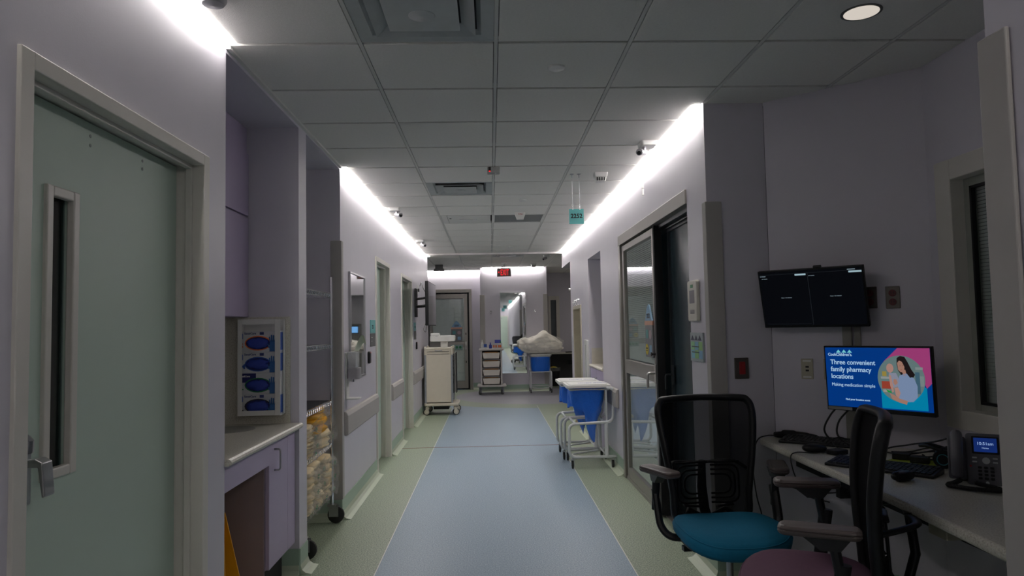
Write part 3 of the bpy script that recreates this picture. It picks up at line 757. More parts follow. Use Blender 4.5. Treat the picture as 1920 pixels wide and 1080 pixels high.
# ------------------------------------------------------------------ ceiling fittings
def diffuser(x, y, lab, z=2.738):
    t = thing('air_diffuser', lab, 'air vent', (x, y, z))
    def ring(a, z0, b_, z1, th=.004):
        q = MB()
        P0 = [(-a, -a), (a, -a), (a, a), (-a, a)]; P1 = [(-b_, -b_), (b_, -b_), (b_, b_), (-b_, b_)]
        v0 = [q.bm.verts.new((*p, z0)) for p in P0]; v1 = [q.bm.verts.new((*p, z1)) for p in P1]
        v2 = [q.bm.verts.new((p[0], p[1], z0+th)) for p in P0]; v3 = [q.bm.verts.new((p[0], p[1], z1+th)) for p in P1]
        for k in range(4):
            j = (k+1) % 4
            q.bm.faces.new((v0[k], v0[j], v1[j], v1[k])); q.bm.faces.new((v2[k], v3[k], v3[j], v2[j]))
            q.bm.faces.new((v0[k], v2[k], v2[j], v0[j])); q.bm.faces.new((v1[k], v1[j], v3[j], v3[k]))
        return q
    DM = mat('pale_grey_diffuser_paint', lin((176, 180, 180)), .4)
    ring(.295, 0, .24, .006).build('outer_frame', DM, t)
    ring(.24, .006, .20, .045).build('cone', DM, t); ring(.215, -.012, .155, .02).build('cone', DM, t)
    MB().box(-.24, .24, -.24, .24, .06, .064).build('throat', mat('throat_shadow_grey', lin((104, 106, 106)), .8), t)
    q = MB(); q.box(-.15, .15, -.15, .15, -.016, -.010); q.build('centre_plate', DM, t, bevel=.006)
    q = MB(); q.lathe([(.055, -.016), (.052, -.018), (.018, -.018), (.014, -.020), (.0, -.020)], (0, 0, 0), 24); q.build('hub', DM, t, smooth=True)
    return t
diffuser(gx(-1)+T/2, gy(-1)+T/2, 'large square air diffuser at the top of the view, nearest one')
diffuser(gx(-1)+T/2, gy(5)+T/2, 'square air diffuser in the middle of the corridor ceiling')
diffuser(gx(0)+T/2, 12.22+T*1.5, 'square air diffuser past the ceiling beam, above the exit sign', 2.798)
t = thing('return_grille', 'flat dark grey return air grille in the corridor ceiling', 'air vent', (gx(0)+T/2, gy(8)+T/2, 2.736))
MB().box(-.29, .29, -.29, .29, .004, .012).build('perforated_panel', mat('grey_perforated_metal', lin((120, 122, 122)), .6, var=.15, scale=300), t)
b = MB(); b.box(-.297, -.28, -.297, .297, 0, .01); b.box(.28, .297, -.297, .297, 0, .01); b.box(-.28, .28, -.297, -.28, 0, .01); b.box(-.28, .28, .28, .297, 0, .01); b.build('frame', GRID, t)
t = thing('access_panel', 'white ceiling access panel with a recessed pull, left of the grey grille', 'panel', (gx(-1)+T/2, gy(8)+T/2, 2.733))
MB().box(-.22, .28, -.29, .29, 0, .012).build('hatch', GRID, t, bevel=.002); MB().box(-.292, -.225, -.29, .29, .002, .012).build('hatch', GRID, t, bevel=.002)
b = MB(); b.prz(rrect(-.10, .12, -.05, .05, .03), -.008, 0); b.build('pull', WHITE, t, bevel=.004)
b = MB(); b.lathe([(.012, -.004), (.012, 0)], (-.19, -.1, 0), 12); b.build('lock', BLACK, t)
def puck(name, x, y, z, r, lab, cat, mt=WHITE):
    t = thing(name, lab, cat, (x, y, z))
    q = MB(); q.lathe([(r, 0), (r, -.004), (r*.9, -.009), (0, -.010)], (0, 0, 0), 28); q.build('cover_plate', mt, t, smooth=50)
    q = MB(); q.lathe([(r*1.06, .001), (r*1.06, -.002)], (0, 0, 0), 28); q.build('rim', GRID, t)
puck('sprinkler_cover', .349, 3.405, 2.734, .042, 'round concealed sprinkler cover in the ceiling nearest the viewer', 'sprinkler')
puck('sprinkler_cover', .349, 7.05, 2.734, .042, 'round concealed sprinkler cover in the ceiling before the grey grille', 'sprinkler')
puck('sprinkler_cover', .352, 11.28, 2.734, .042, 'round concealed sprinkler cover in the ceiling just before the beam', 'sprinkler')
puck('sprinkler_cover', -.96, 15.3, 2.794, .042, 'round concealed sprinkler cover in the ceiling above the far glass door', 'sprinkler')
def strobe(x, y, z, lab, txt=None, s=1.):
    t = thing('ceiling_alarm', lab, 'alarm', (x, y, z))
    q = MB(); q.prism(rrect(-.058*s, .058*s, -.05, .05, .01), lambda a, c: (a, c, 0), lambda a, c: (a*.9, c*.9, -.035)); q.build('base', WHITE, t)
    q = MB(); q.prism(rrect(-.05*s, .05*s, -.035, .035, .01), lambda a, c: (a, c, -.035), lambda a, c: (a*.75, c*.75, -.075)); q.build('lens', WHITE, t, bevel=.002)
    if txt: text('lettering', txt, .028, plane_M((0, -.0475, -.026), (1, 0, 0), (0, 0, 1)), mat('red_print', lin((150, 50, 44)), .5), t, .0005, 'CENTER')
    else:
        q = MB()
        for k in range(4): q.box(-.036+k*.02, -.028+k*.02, -.038, -.030, -.068, -.040)
        q.build('vent_slot', BLACK, t)
    return t
strobe(.95, 5.84, 2.734, 'white ceiling sounder with four slots, right of the hanging room sign')
strobe(.356, 7.86, 2.734, 'white ceiling fire alarm strobe in front of the grey return grille', 'FIRE')
strobe(.95, 15.0, 2.794, 'white ceiling alarm past the beam, right of the exit sign')
t = thing('ceiling_beacon', 'small clear junction box with a red lamp hanging from the ceiling centre line', 'beacon', (.045, 5.6, 2.738))
b = MB(); b.box(-.05, .05, -.035, .035, -.05, 0); b.build('clear_box', film('clear_box', lin((190, 192, 190)), .5, .2), t, bevel=.003)
MB().box(-.04, -.02, -.045, -.02, -.035, -.005).build('sensor', BLACK, t); MB().box(-.036, -.024, -.047, -.042, -.042, -.034).build('red_lamp', emit('red_lamp', (230, 40, 40), 1.5), t)
b = MB(); b.cyl((.02, -.02, -.05), (-.03, .1, -.012), .003, 6); b.build('strut', WHITE, t)
def camera_unit(x, y, z, s, lab):
    t = thing('ceiling_camera', lab, 'camera', (x, y, z))
    q = MB(); q.prism(rrect(-.06, .06, -.07, .07, .02), lambda a, c: (a, c, 0), lambda a, c: (a*.9, c*.9, -.032)); q.build('mount', WHITE, t, bevel=.003)
    q = MB(); q.tube([(-s*.02, .0, -.03), (-s*.025, -.0, -.055)], .012, 10); q.build('swivel', STEEL, t)
    q = MB(); q.tube([(-s*.07, -.05, -.080), (-s*.01, .06, -.052)], [.024, .024], 16); q.build('barrel', mat('grey_camera_shell', lin((150, 150, 152)), .35, .3), t, smooth=40)
    q = MB(); q.tube([(-s*.0735, -.0565, -.087), (-s*.068, -.046, -.084)], .014, 16); q.build('lens', BLACK, t)
camera_unit(1.13, 4.86, 2.734, 1, 'grey ceiling camera beside the right slot light, nearest the viewer')
camera_unit(-1.0, 7.45, 2.734, -1, 'small ceiling camera beside the left slot light above the first door')
camera_unit(-1.0, 10.2, 2.734, -1, 'small ceiling camera at the far end of the left slot light')
camera_unit(1.09, 13.2, 2.794, 1, 'small dark ceiling camera just past the beam on the right')
t = thing('ceiling_camera', 'rounded grey ceiling housing at the top edge beside the near slot light', 'camera', (-1.035, 2.64, 2.734))
b = MB(); b.lathe([(.05, 0), (.05, -.02), (.04, -.035), (.0, -.04)], (0, 0, 0), 20); b.build('housing', mat('grey_camera_shell', (0, 0, 0)), t, smooth=40)
t = thing('hanging_room_sign', 'teal square sign reading 2252 hung from the ceiling by two wires', 'sign', (.742, 5.86, 2.372))
MB().box(-.062, .062, -.003, .003, -.064, .064).build('panel', TEAL, t, bevel=.001)
text('lettering', '2252', .052, plane_M((0, -.0042, -.014), (1, 0, 0), (0, 0, 1)), INK, t, .0016, 'CENTER', sx=.95)
for x in (-.031, .029):
    b = MB(); b.cyl((x, 0, .1), (x, 0, .355), .0012, 6); b.build('wire', STEEL, t)
    b = MB(); b.cyl((x, 0, .058), (x, 0, .102), .0055, 10); b.build('wire_clamp', CHROME, t, smooth=40)
    b = MB(); b.lathe([(.02, .366), (.02, .360), (.004, .352), (.004, .33), (0, .33)], (x, 0, 0), 14); b.build('ceiling_clip', STEEL, t, smooth=40)
t = thing('exit_sign', 'grey exit sign with red EXIT lettering hanging before the far mirror', 'sign', (.30, 14.6, 2.50))
MB().box(-.145, .145, -.02, .02, 0, .175).build('face', mat('grey_exit_face', lin((128, 120, 116)), .5), t, bevel=.003)
REDE = emit('exit_red', (255, 44, 50), 1.)
text('lettering', 'EXIT', .175, plane_M((.015, -.0215, .027), (1, 0, 0), (0, 0, 1)), REDE, t, .002, 'CENTER', sx=.50)
b = MB(); b.pry([(-.128, .09), (-.095, .115), (-.095, .065)], -.0215, -.020); b.build('chevron', REDE, t)
b = MB(); b.box(-.05, .05, -.03, .03, .175, .22); b.cyl((0, 0, .22), (0, 0, .28), .014, 10); b.lathe([(.05, .293), (.05, .28)], (0, 0, 0), 20); b.build('canopy', film('clear_box', (0, 0, 0)), t)
t = thing('recessed_downlight', 'round recessed downlight in the dark ceiling over the desk nook', 'light', (1.567, 2.807, 2.734))
b = MB(); b.lathe([(.080, -.003), (.080, .0), (.070, .0), (.070, -.003)], (0, 0, 0), 32); b.build('trim_ring', mat('grey_trim_ring', lin((90, 90, 88)), .5), t, smooth=40)
q = MB(); q.prz(ellipse(0, 0, .069, .069, 32), -.0042, -.0035); q.build('glowing_reflector', emit('downlight_glow', (236, 226, 214), .75), t)
t = thing('ceiling_speaker', 'small grey box unit hanging from the ceiling before the far glass door', 'speaker', (-1.12, 14.9, 2.66))
b = MB(); b.pry([(-.07, 0), (.17, 0), (.145, .05), (-.045, .05)], -.06, .06); b.build('body', mat('mid_grey_metal', lin((112, 112, 110)), .5), t, bevel=.003); MB().box(-.03, .13, -.05, .05, .05, .134).build('mount', mat('mid_grey_metal', (0, 0, 0)), t)

# ------------------------------------------------------------------ right wall: sliding glass door
dr = struct(MB().box(R-.012, 1.415, 4.40, 6.77, 2.215, 2.308).build('door_4', ALU, bevel=.003))
b = MB(); b.box(R-.012, 1.415, 6.69, 6.77, 0, 2.215); b.box(1.405, 1.415, 4.40, 4.43, 0, 2.215); b.build('jamb', ALU, dr, bevel=.003)
b = MB(); b.box(1.34, 1.40, 4.40, 6.7, 2.17, 2.215); b.box(1.30, 1.335, 4.40, 5.34, 2.185, 2.215); b.build('track', mat('dark_track_metal', lin((70, 70, 72)), .4, .5), dr)
MB().box(1.30, 1.40, 4.40, 6.69, 0, .008).build('threshold', ALU, dr)
lf = MB(); xa, xb = 1.270, 1.315
for y0, y1, z0, z1 in ((6.59, 6.66, .03, 2.20), (5.345, 5.435, .03, 2.20), (5.435, 6.59, 2.145, 2.20), (5.435, 6.59, .03, .12), (5.435, 6.59, 1.00, 1.125)): lf.box(xa, xb, y0, y1, z0, z1)
leaf = lf.build('sliding_leaf', ALU, dr, bevel=.003)
for z0, z1 in ((1.125, 2.145), (.12, 1.0)):
    MB().box(xa+.018, xa+.022, 5.435, 6.59, z0, z1).build('pane', GLASS, leaf)
sl = MB()
for z0, z1 in ((1.135, 2.135), (.13, .99)):
    z = z0
    while z < z1: sl.prism([(xa+.029, z), (xa+.036, z+.0145), (xa+.037, z+.0142), (xa+.030, z-.0005)], lambda a, c: (a, 5.44, c), lambda a, c: (a, 6.585, c)); z += .0165
o = sl.build('blind_slats', SLAT, leaf); o['kind'] = 'stuff'
MB().box(xa-.01, xa+.05, 5.30, 5.345, .02, 2.205).build('rubber_edge', BLACKM, dr)
MB().box(xa-.006, xa+.03, 5.345, 6.66, 0, .03).build('bottom_guide', ALU, dr)
b = MB(); b.box(xa-.012, xa, 5.36, 5.42, 1.0, 1.14); b.tube(fillet([(xa-.01, 5.385, 1.075), (xa-.07, 5.385, 1.075), (xa-.07, 5.385, .965)], .02), .010, 10); b.build('pull_handle', mat('satin_nickel', (.55, .54, .52), .3, .85), leaf, smooth=30)
b = MB(); b.tube([(xa, 5.40, 1.22), (xa-.03, 5.40, 1.22)], .008, 8); b.box(xa-.035, xa-.03, 5.385, 5.415, 1.205, 1.235); b.build('latch', BLACK, leaf)
# inner fixed leaf; dim reflection on its glass is put into opaque slate colour
b = MB(); b.box(1.36, 1.40, 5.26, 5.30, .01, 2.19); b.box(1.36, 1.40, 4.43, 5.26, 2.15, 2.19); b.box(1.36, 1.40, 4.43, 5.26, .01, .06); inn = b.build('inner_leaf', mat('dark_leaf_metal', lin((44, 48, 52)), .5), dr)
MB().box(1.374, 1.382, 4.43, 5.26, .06, 2.15).build('pane', mat('slate_dim_reflection', lin((52, 66, 72)), .25, var=.0, spec=.3), inn)
b = MB(); b.box(1.35, 1.36, 5.20, 5.26, 1.0, 1.14); b.tube(fillet([(1.352, 5.22, 1.075), (1.30, 5.22, 1.075), (1.30, 5.22, .965)], .02), .008, 8); b.build('pull_handle', mat('dark_leaf_metal', (0, 0, 0)), inn, smooth=30)
b = MB(); b.grid(lambda u, v: (1.62+.03*sin(u*60), 4.22+2.7*u, .05+2.3*v), 160, 2); o = b.build('privacy_curtain', TEALROOM, smooth=True); tag(o, 'dark teal privacy curtain hanging inside the unlit room', 'curtain')

def house_sign(M, num, name_lab, w_=.26, h_=.48):
    """house-shaped door sign: roof, eaves band, grey body and four stickers; M places its own x right, y depth out (-), z up"""
    t = thing('house_sign', name_lab, 'sign'); t.matrix_world = M
    k = h_/.48; s = w_/.26
    q = MB(); q.pry([(-.12*s, .33*k), (.12*s, .33*k), (.035*s, .46*k), (0, .48*k), (-.035*s, .46*k)], -.012, 0); q.build('roof', mat('pale_blue_print', lin((120, 158, 186)), .5), t)
    MB().box(-.13*s, .13*s, -.014, 0, .29*k, .33*k).build('eaves_band', mat('peach_print', lin((196, 146, 124)), .5), t)
    MB().box(-.125*s, .125*s, -.012, 0, 0, .29*k).build('body', mat('sign_grey', lin((112, 112, 114)), .5), t)
    q = MB(); q.pry(rrect(-.095*s, -.02*s, .17*k, .25*k, .012), -.0135, -.012); q.build('teal_tile', mat('dull_teal_print', lin((84, 142, 140)), .5), t)
    q = MB(); q.pry(ellipse(.055*s, .205*k, .042*s, .042*k), -.0135, -.012); q.build('pink_disc', mat('dull_pink_print', lin((166, 142, 148)), .5), t)
    q = MB(); q.pry(ellipse(-.07*s, .07*k, .05*s, .05*k), -.0135, -.012); q.build('yellow_disc', mat('yellow_print', lin((206, 184, 20)), .5), t)
    q = MB(); q.box(-.10*s, -.04*s, -.0142, -.0135, .075*k, .085*k); q.box(-.095*s, -.045*s, -.0142, -.0135, .055*k, .062*k); q.build('yellow_disc_print', INK, t)
    q = MB(); q.pry(rrect(.02*s, .095*s, .03*k, .11*k, .012), -.0135, -.012); q.build('blue_tile', mat('pale_blue_print', (0, 0, 0)), t)
    text('lettering', num, .052*s, plane_M((0, -.0128, .355*k), (1, 0, 0), (0, 0, 1)), INK, t, .0015, 'CENTER')
    return t
def frame_M(o, xd, yd):
    x = Vector(xd).normalized(); y = Vector(yd).normalized(); z = x.cross(y); M = Matrix.Identity(4)
    for i, v in enumerate((x, y, z)):
        for k in range(3): M[k][i] = v[k]
    M.translation = Vector(o); return M
# on the right wall the sign faces -x: its right is towards the viewer (-y)
house_sign(frame_M((xa-.002, 5.55, 1.19), (0, -1, 0), (1, 0, 0)), '2252', 'house-shaped room sign on the sliding glass door, blue roof and yellow disc', .26, .42)
t = thing('thermostat', 'cream wall thermostat with small screen beside the dark doorway', 'thermostat', (R, 4.275, 1.465))
b = MB(); b.prx(rrect(-.085, .10, 0, .25, .015), -.022, 0); b.build('body', BEIGEP if False else mat('cream_thermostat', lin((206, 202, 188)), .4), t, bevel=.004)
MB().box(-.0235, -.022, -.045, .055, .11, .19).build('screen', mat('grey_lcd', lin((112, 106, 112)), .3), t); MB().box(-.0235, -.022, -.02, .03, .205, .225).build('green_mark', GRN, t); MB().box(-.0235, -.022, -.04, .045, .045, .07).build('buttons', mat('grey_buttons', lin((104, 102, 100)), .5), t)
t = thing('wavy_card', 'small pastel door card with three dark peaks below the thermostat', 'sign', (R, 4.225, 1.22))
MB().box(-.012, 0, -.10, .155, 0, .175).build('backing', mat('pale_grey_card', lin((160, 170, 172)), .5), t, bevel=.002)
b = MB()
for k in range(3):
    y = .105-.075*k; b.prx([(y+.034, .128), (y-.034, .128), (y, .158)], -.0135, -.012)
b.build('peak_print', mat('navy_peak_print', lin((48, 48, 72)), .5), t)
for k, c in enumerate(((132, 190, 206), (146, 196, 130), (132, 176, 206), (150, 206, 150), (126, 176, 196), (150, 196, 120))):
    y = .135-.078*(k % 3); z = .018+.052*(k//3); q = MB(); q.box(-.013, -.012, y-.072, y, z, z+.05); q.build('pastel_block', mat('pastel_%d' % k, lin(c), .6), t)
b = MB(); b.box(-.0138, -.013, -.03, .12, .086, .093); b.box(-.0138, -.013, -.03, .12, .052, .059); b.build('print_lines', mat('grey_print', lin((84, 100, 96)), .6), t)
t = thing('wall_hook_device', 'tiny white fitting high on the wall above the sliding door', 'fitting', (R, 5.62, 2.50))
b = MB(); b.box(-.012, 0, -.012, .012, 0, .05); b.box(-.012, 0, -.012, .012, .056, .105); b.build('clips', WHITE, t, bevel=.002)
b = MB(); b.tube([(-.006, 0, .048), (-.012, 0, .053), (-.006, 0, .058)], .004, 6); b.build('screw', CHROME, t)

# ------------------------------------------------------------------ right wall: niche with counter and low recess
t = thing('niche_counter', 'small stone counter with lavender cabinet in the right wall niche', 'counter', (1.265, 8.45, 0))
b = MB(); b.pry([(.0, .925), (-.015, .932), (-.02, .945), (-.015, .957), (.0, .962), (.60, .962), (.60, .925)], -.515, .515); b.build('top', mat('cream_stone', lin((206, 200, 186)), .4), t)
MB().box(.02, .6, -.515, .515, 0, .925).build('body', LAM, t)
MB().box(.002, .02, .0, .50, .08, .92).build('door', LAM, t, bevel=.001); MB().box(.002, .02, -.51, -.006, .08, .92).build('door', LAM, t, bevel=.001)
for y in (.03, -.04):
    b = MB(); b.tube(fillet([(.0, y, .82), (-.03, y, .82), (-.03, y, .70), (0, y, .70)], .012), .005, 6); b.build('pull', STEEL, t)
MB().box(.60, .628, -.515, .515, .962, 1.12).build('backsplash', mat('cream_stone', (0, 0, 0)), t)
MB().box(.02, .60, .495, .512, .962, 1.16).build('side_splash', mat('cream_stone', (0, 0, 0)), t)
t = thing('niche_monitor', 'dark edge of a monitor standing inside the right wall niche', 'monitor', (1.36, 8.05, .964))
MB().box(-.05, .35, 0, .03, .22, 1.0).build('panel', BLACK, t); MB().box(.1, .2, -.05, .06, 0, .02).build('stand', BLACK, t); MB().box(.13, .17, 0, .02, .02, .25).build('neck', BLACK, t)
rc = MB(); BG = mat('beige_recess_frame', lin((186, 178, 158)), .4)
rc.box(R-.012, R+.15, 9.71, 9.76, 0, 1.74); rc.box(R-.012, R+.15, 10.56, 10.61, 0, 1.74); rc.box(R-.012, R+.15, 9.76, 10.56, 1.69, 1.74)
rec = struct(rc.build('door_5', BG, bevel=.003)); MB().box(R+.10, R+.14, 9.76, 10.56, .01, 1.69).build('leaf', mat('dull_beige_leaf', lin((150, 142, 122)), .5), rec)
b = MB(); b.tube([(R-.0, 9.84, 1.45), (R+.05, 9.84, 1.45), (R+.05, 9.84, 1.36)], .008, 6); b.build('hook', mat('yellow_hook', lin((200, 190, 60)), .5), rec)
b = MB()
for y in (10.3, 10.1, 9.9):
    b.tube(smooth_path([(R, y, 1.82), (R-.03, y, 1.81), (R-.045, y, 1.77), (R-.03, y, 1.745), (R-.015, y, 1.75)]), .006, 6); b.lathe([(.016, -.004), (.016, 0)], (R, y, 1.82), 10, 'x')
o = b.build('coat_hook', CHROME, smooth=True); tag(o, 'row of three chrome coat hooks above the low beige recess', 'hook')
t = thing('wall_strip_panel', 'narrow white vertical panel on the right wall before the beige recess', 'panel', (R, 9.16, .60))
MB().box(-.03, 0, -.10, .10, 0, .66).build('body', WHITE, t, bevel=.004); MB().box(-.032, -.03, -.03, .0, .05, .6).build('groove', mat('pale_grey_groove', lin((150, 156, 152)), .6), t)
# door with room display on the end face of the right wall (seen in the mirrors)
t = thing('display_board', 'grey steel panel with blue touch display around the corner, seen in the mirror', 'panel', (1.72, 10.951, 0))
MB().box(-.25, .5, 0, .02, .16, 1.62).build('panel', mat('grey_steel_panel', lin((128, 128, 124)), .5), t); MB().box(-.16, .16, .02, .035, 1.34, 1.56).build('display_case', BLACK, t)
MB().box(-.145, .145, .0352, .036, 1.36, 1.54).build('display_screen', emit('blue_display', (120, 176, 236), 1.), t)
t = thing('far_wall_knob', 'tiny steel knob high on the end of the right wall', 'fitting', (R, 10.92, 2.02))
b = MB(); b.lathe([(.02, 0), (.02, -.03), (.0, -.035)], (0, 0, 0), 12, 'x'); b.build('knob', CHROME, t)

# ------------------------------------------------------------------ shared builders for carts, hampers and chairs
def caster(x, y, t, r=.045, wdt=.022, fork=STEEL, tyre=RUBBER, hub=None, top=.11, ang=0., name='caster'):
    Mt = Matrix.Translation((x, y, 0)) @ Matrix.Rotation(ang, 4, 'Z')
    f = MB(); f.box(-.018, .018, -.018, .018, top-.012, top, Mt)
    for s in (-1, 1): f.box(s*(wdt/2+.002), s*(wdt/2+.006), -.012, r*.7, r*.7, top-.008, Mt); 
    f.box(-wdt/2-.004, wdt/2+.004, r*.4-.006, r*.4+.006, r-.006, r+.006, Mt)
    f.cyl(Mt @ Vector((0, 0, top-.01)), Mt @ Vector((0, 0, top+.02)), .008, 8)
    c = f.build(name, fork, t)
    wv = MB(); prof = [(r*.3, -wdt/2), (r*.82, -wdt/2), (r, -wdt*.3), (r, wdt*.3), (r*.82, wdt/2), (r*.3, wdt/2)]
    wv.lathe(prof, (0, 0, 0), 20, 'x')
    for v in wv.bm.verts: v.co = Mt @ (v.co + Vector((0, r*.4, r)))
    wv.build('wheel', tyre, c, smooth=35)
    if hub:
        hb = MB(); hb.lathe([(r*.75, -wdt/2-.003), (r*.75, wdt/2+.003)], (0, 0, 0), 20, 'x')
        for v in hb.bm.verts: v.co = Mt @ (v.co + Vector((0, r*.4, r)))
        hb.build('wheel_disc', hub, c)
    return c

# ------------------------------------------------------------------ far end of the corridor
fd = MB(); fd.box(-1.55, -1.46, 16.575, 16.66, 0, 2.36); fd.box(-.50, -.435, 16.575, 16.66, 0, 2.36); fd.box(-1.46, -.50, 16.575, 16.66, 2.28, 2.36)
fdo = struct(fd.build('door_6', ALU, bevel=.003))
lf = MB()
for x0, x1, z0, z1 in ((-1.44, -1.36, .03, 2.25), (-.62, -.54, .03, 2.25), (-1.36, -.62, 2.14, 2.25), (-1.36, -.62, .03, .20), (-1.36, -.62, 1.00, 1.12)): lf.box(x0, x1, 16.60, 16.64, z0, z1)
lfo = lf.build('sliding_leaf', ALU, fdo, bevel=.002)
MB().box(-.54, -.50, 16.60, 16.64, .02, 2.28).build('shadow_gap', BLACKM, fdo)
for z0, z1 in ((.20, 1.0), (1.12, 2.14)):
    MB().box(-1.36, -.62, 16.612, 16.615, z0, z1).build('pane', GLASS, lfo)
sl = MB()
for z0, z1 in ((.21, .99), (1.13, 2.13)):
    z = z0
    while z < z1: sl.prx([(16.622, z), (16.629, z+.0175), (16.630, z+.0172), (16.623, z-.0005)], -1.355, -.625); z += .02
o = sl.build('blind_slats', mat('lightened_blind_slat', lin((236, 238, 234)), .5), lfo); o['kind'] = 'stuff'  # slat colour lightened to make up for weak light at this door
b = MB(); b.box(-.60, -.565, 16.575, 16.60, .95, 1.12); b.tube(fillet([(-.583, 16.58, 1.04), (-.583, 16.53, 1.04), (-.583, 16.53, .93)], .02), .010, 8); b.build('pull_handle', mat('satin_nickel', (0, 0, 0)), lfo)
for z in (.62, 1.28):
    MB().box(-.592, -.575, 16.59, 16.60, z, z+.05).build('latch', BLACK, lfo)
t = house_sign(frame_M((-.80, 16.598, 1.13), (1, 0, 0), (0, 1, 0)), '2255', 'house-shaped room sign on the far glass door with a yellow disc', .27, .48)
t = thing('green_notice', 'pale teal notice strip with green blobs below the far house sign', 'sign', (-.80, 16.598, .93))
MB().box(-.14, .14, -.004, 0, 0, .12).build('card', mat('pale_teal_card', lin((132, 160, 156)), .6), t)
b = MB()
for k in range(3): b.pry(ellipse(-.08+.08*k, .06, .03, .03, 12), -.0055, -.004)
b.build('green_blob', GRN, t)
t = thing('far_mirror', 'tall framed mirror on the far column behind the drawer cart', 'mirror', (.515, 15.849, .395))
b = MB(); b.box(-.30, -.285, -.02, 0, 0, 1.84); b.box(.285, .30, -.02, 0, 0, 1.84); b.box(-.285, .285, -.02, 0, 0, .015); b.box(-.285, .285, -.02, 0, 1.825, 1.84); b.build('frame', STEEL, t)
MB().box(-.286, .286, -.012, -.004, .014, 1.826).build('mirror_glass', MIRROR, t)
for x, lab in ((.018, 'small steel hook on the column left of the far mirror'), (1.01, 'small steel hook on the column right of the far mirror')):
    o = MB().lathe([(.02, 0), (.02, -.006)], (0, 0, 0), 12, 'y'); o.tube(smooth_path([(0, 0, 0), (0, -.03, -.005), (0, -.04, -.03), (0, -.02, -.05)]), .006, 6); o.tube([(0, 0, 0), (0, -.02, .035)], .006, 6)
    q = o.build('coat_hook', CHROME, smooth=True, loc=(x, 15.849, 1.80)); tag(q, lab, 'hook')
# far window and station desk
wn = MB()
for x0, x1, z0, z1 in ((1.46, 1.52, 1.0, 2.20), (1.66, 1.74, 1.0, 2.20), (1.52, 1.66, 2.10, 2.20), (1.52, 1.66, 1.0, 1.06)): wn.box(x0, x1, 17.60, 17.66, z0, z1)
wno = struct(wn.build('window_2', FRAME, bevel=.003)); MB().box(1.52, 1.66, 17.63, 17.64, 1.06, 2.10).build('pane', mat('grey_window_glass', lin((92, 98, 100)), .15), wno)
t = thing('station_desk', 'long pale desk in the shadowed far station on the right', 'desk', (2.9, 17.25, 0))
MB().box(-1.60, 1.45, -.33, .39, .77, .80).build('top', COUNTER, t, bevel=.006); MB().box(-1.60, -1.57, -.28, .38, 0, .77).build('end_panel', LAM, t); MB().box(1.40, 1.43, -.28, .38, 0, .77).build('end_panel', LAM, t)
MB().box(-1.57, 1.40, .30, .32, .16, .77).build('modesty_panel', mat('dark_modesty', lin((84, 82, 84)), .7), t)
t = thing('keyboard_far', 'dark keyboard on the far station desk', 'keyboard', (2.02, 17.1, .80)); t.name = 'keyboard'
MB().box(-.2, .2, -.07, .07, 0, .02).build('body', BLACK, t)
t = thing('wall_panel_box', 'dark grey box under the far station desk', 'box', (2.02, 17.38, .50))
MB().box(-.12, .12, -.06, .06, 0, .1).build('body', BLACK, t)
t = thing('waste_bin', 'black waste bin with yellowish liner beside the far hamper', 'bin', (1.52, 17.12, 0))
b = MB(); b.grid(lambda u, v: ((.13+.03*v)*cos(2*pi*u), (.11+.02*v)*sin(2*pi*u), .44*v+.001), 24, 2, True); b.prz(ellipse(0, 0, .13, .11, 24), .0, .004); b.build('bin_body', BLACK, t, smooth=40)
b = MB(); b.grid(lambda u, v: ((.162+.006*sin(u*40))*cos(2*pi*u), (.132+.004*cos(u*30))*sin(2*pi*u), .36+.09*v), 40, 3, True); b.build('liner', CLEARBAG, t, smooth=True)
b = MB(); b.blob((0, -.02, .42), (.09, .07, .05), 5, .4, 3, 2.); b.build('yellow_waste', mat('yellow_waste', lin((200, 180, 70)), .8), t, smooth=True)

# cream supply cart on the left
t = thing('supply_cart', 'cream enamel supply cart with silver corner posts against the left wall', 'cart', (-.88, 12.1, 0))
MB().box(-.215, .205, -.28, .28, .215, 1.02).build('body', CREAM, t, bevel=.004)
b = MB(); b.box(-.16, .16, -.284, -.28, 1.085-.02, 1.09); b.box(-.215, .205, -.28, .28, 1.02, 1.10); b.build('top_section', CREAM, t, bevel=.003)
for z in (1.012, 1.052): MB().box(-.19, .18, -.283, -.280, z, z+.006).build('groove', mat('groove_shadow_grey', lin((90, 86, 80)), .7), t)
b = MB(); b.tube([(-.06, -.286, 1.078), (0, -.298, 1.072), (.06, -.286, 1.078)], .006, 8); b.build('recessed_pull', SILV, t)
for x in (-.235, .205):
    for y in (-.285, .255): MB().box(x, x+.03, y, y+.03, .20, 1.02).build('corner_post', SILV, t, bevel=.004)
for x in (-.238, .204):
    for y in (-.287, .253): MB().box(x, x+.036, y, y+.036, 1.0, 1.145).build('corner_cap', CREAM, t, bevel=.008)
b = MB(); b.box(-.24, .24, -.29, .29, 1.10, 1.118); b.build('top_tray', CREAM, t, bevel=.005)
b = MB(); b.prz(rrect(-.245, .33, -.33, .30, .05), .155, .20); b.build('base_tray', CREAM, t, bevel=.010)
MB().box(-.10, .16, -.20, .2, .09, .153).build('battery_box', BLACK, t, bevel=.004)
zz = .23
for k, hh in enumerate((.17, .17, .12, .12, .12, .07)):
    d_ = MB().box(.207, .228, -.24, .24, zz, zz+hh-.008).build('drawer', SILV, t, bevel=.003)
    MB().box(.228, .245, -.10, .10, zz+hh-.05, zz+hh-.035).build('pull', mat('dark_pull', lin((80, 82, 88)), .4), d_); zz += hh
MB().box(.25, .275, -.02, .27, .36, 1.02).build('side_door', ALU, t, bevel=.003); MB().box(.275, .283, -.02, .27, .34, 1.03).build('door_edge', BLACK, t)
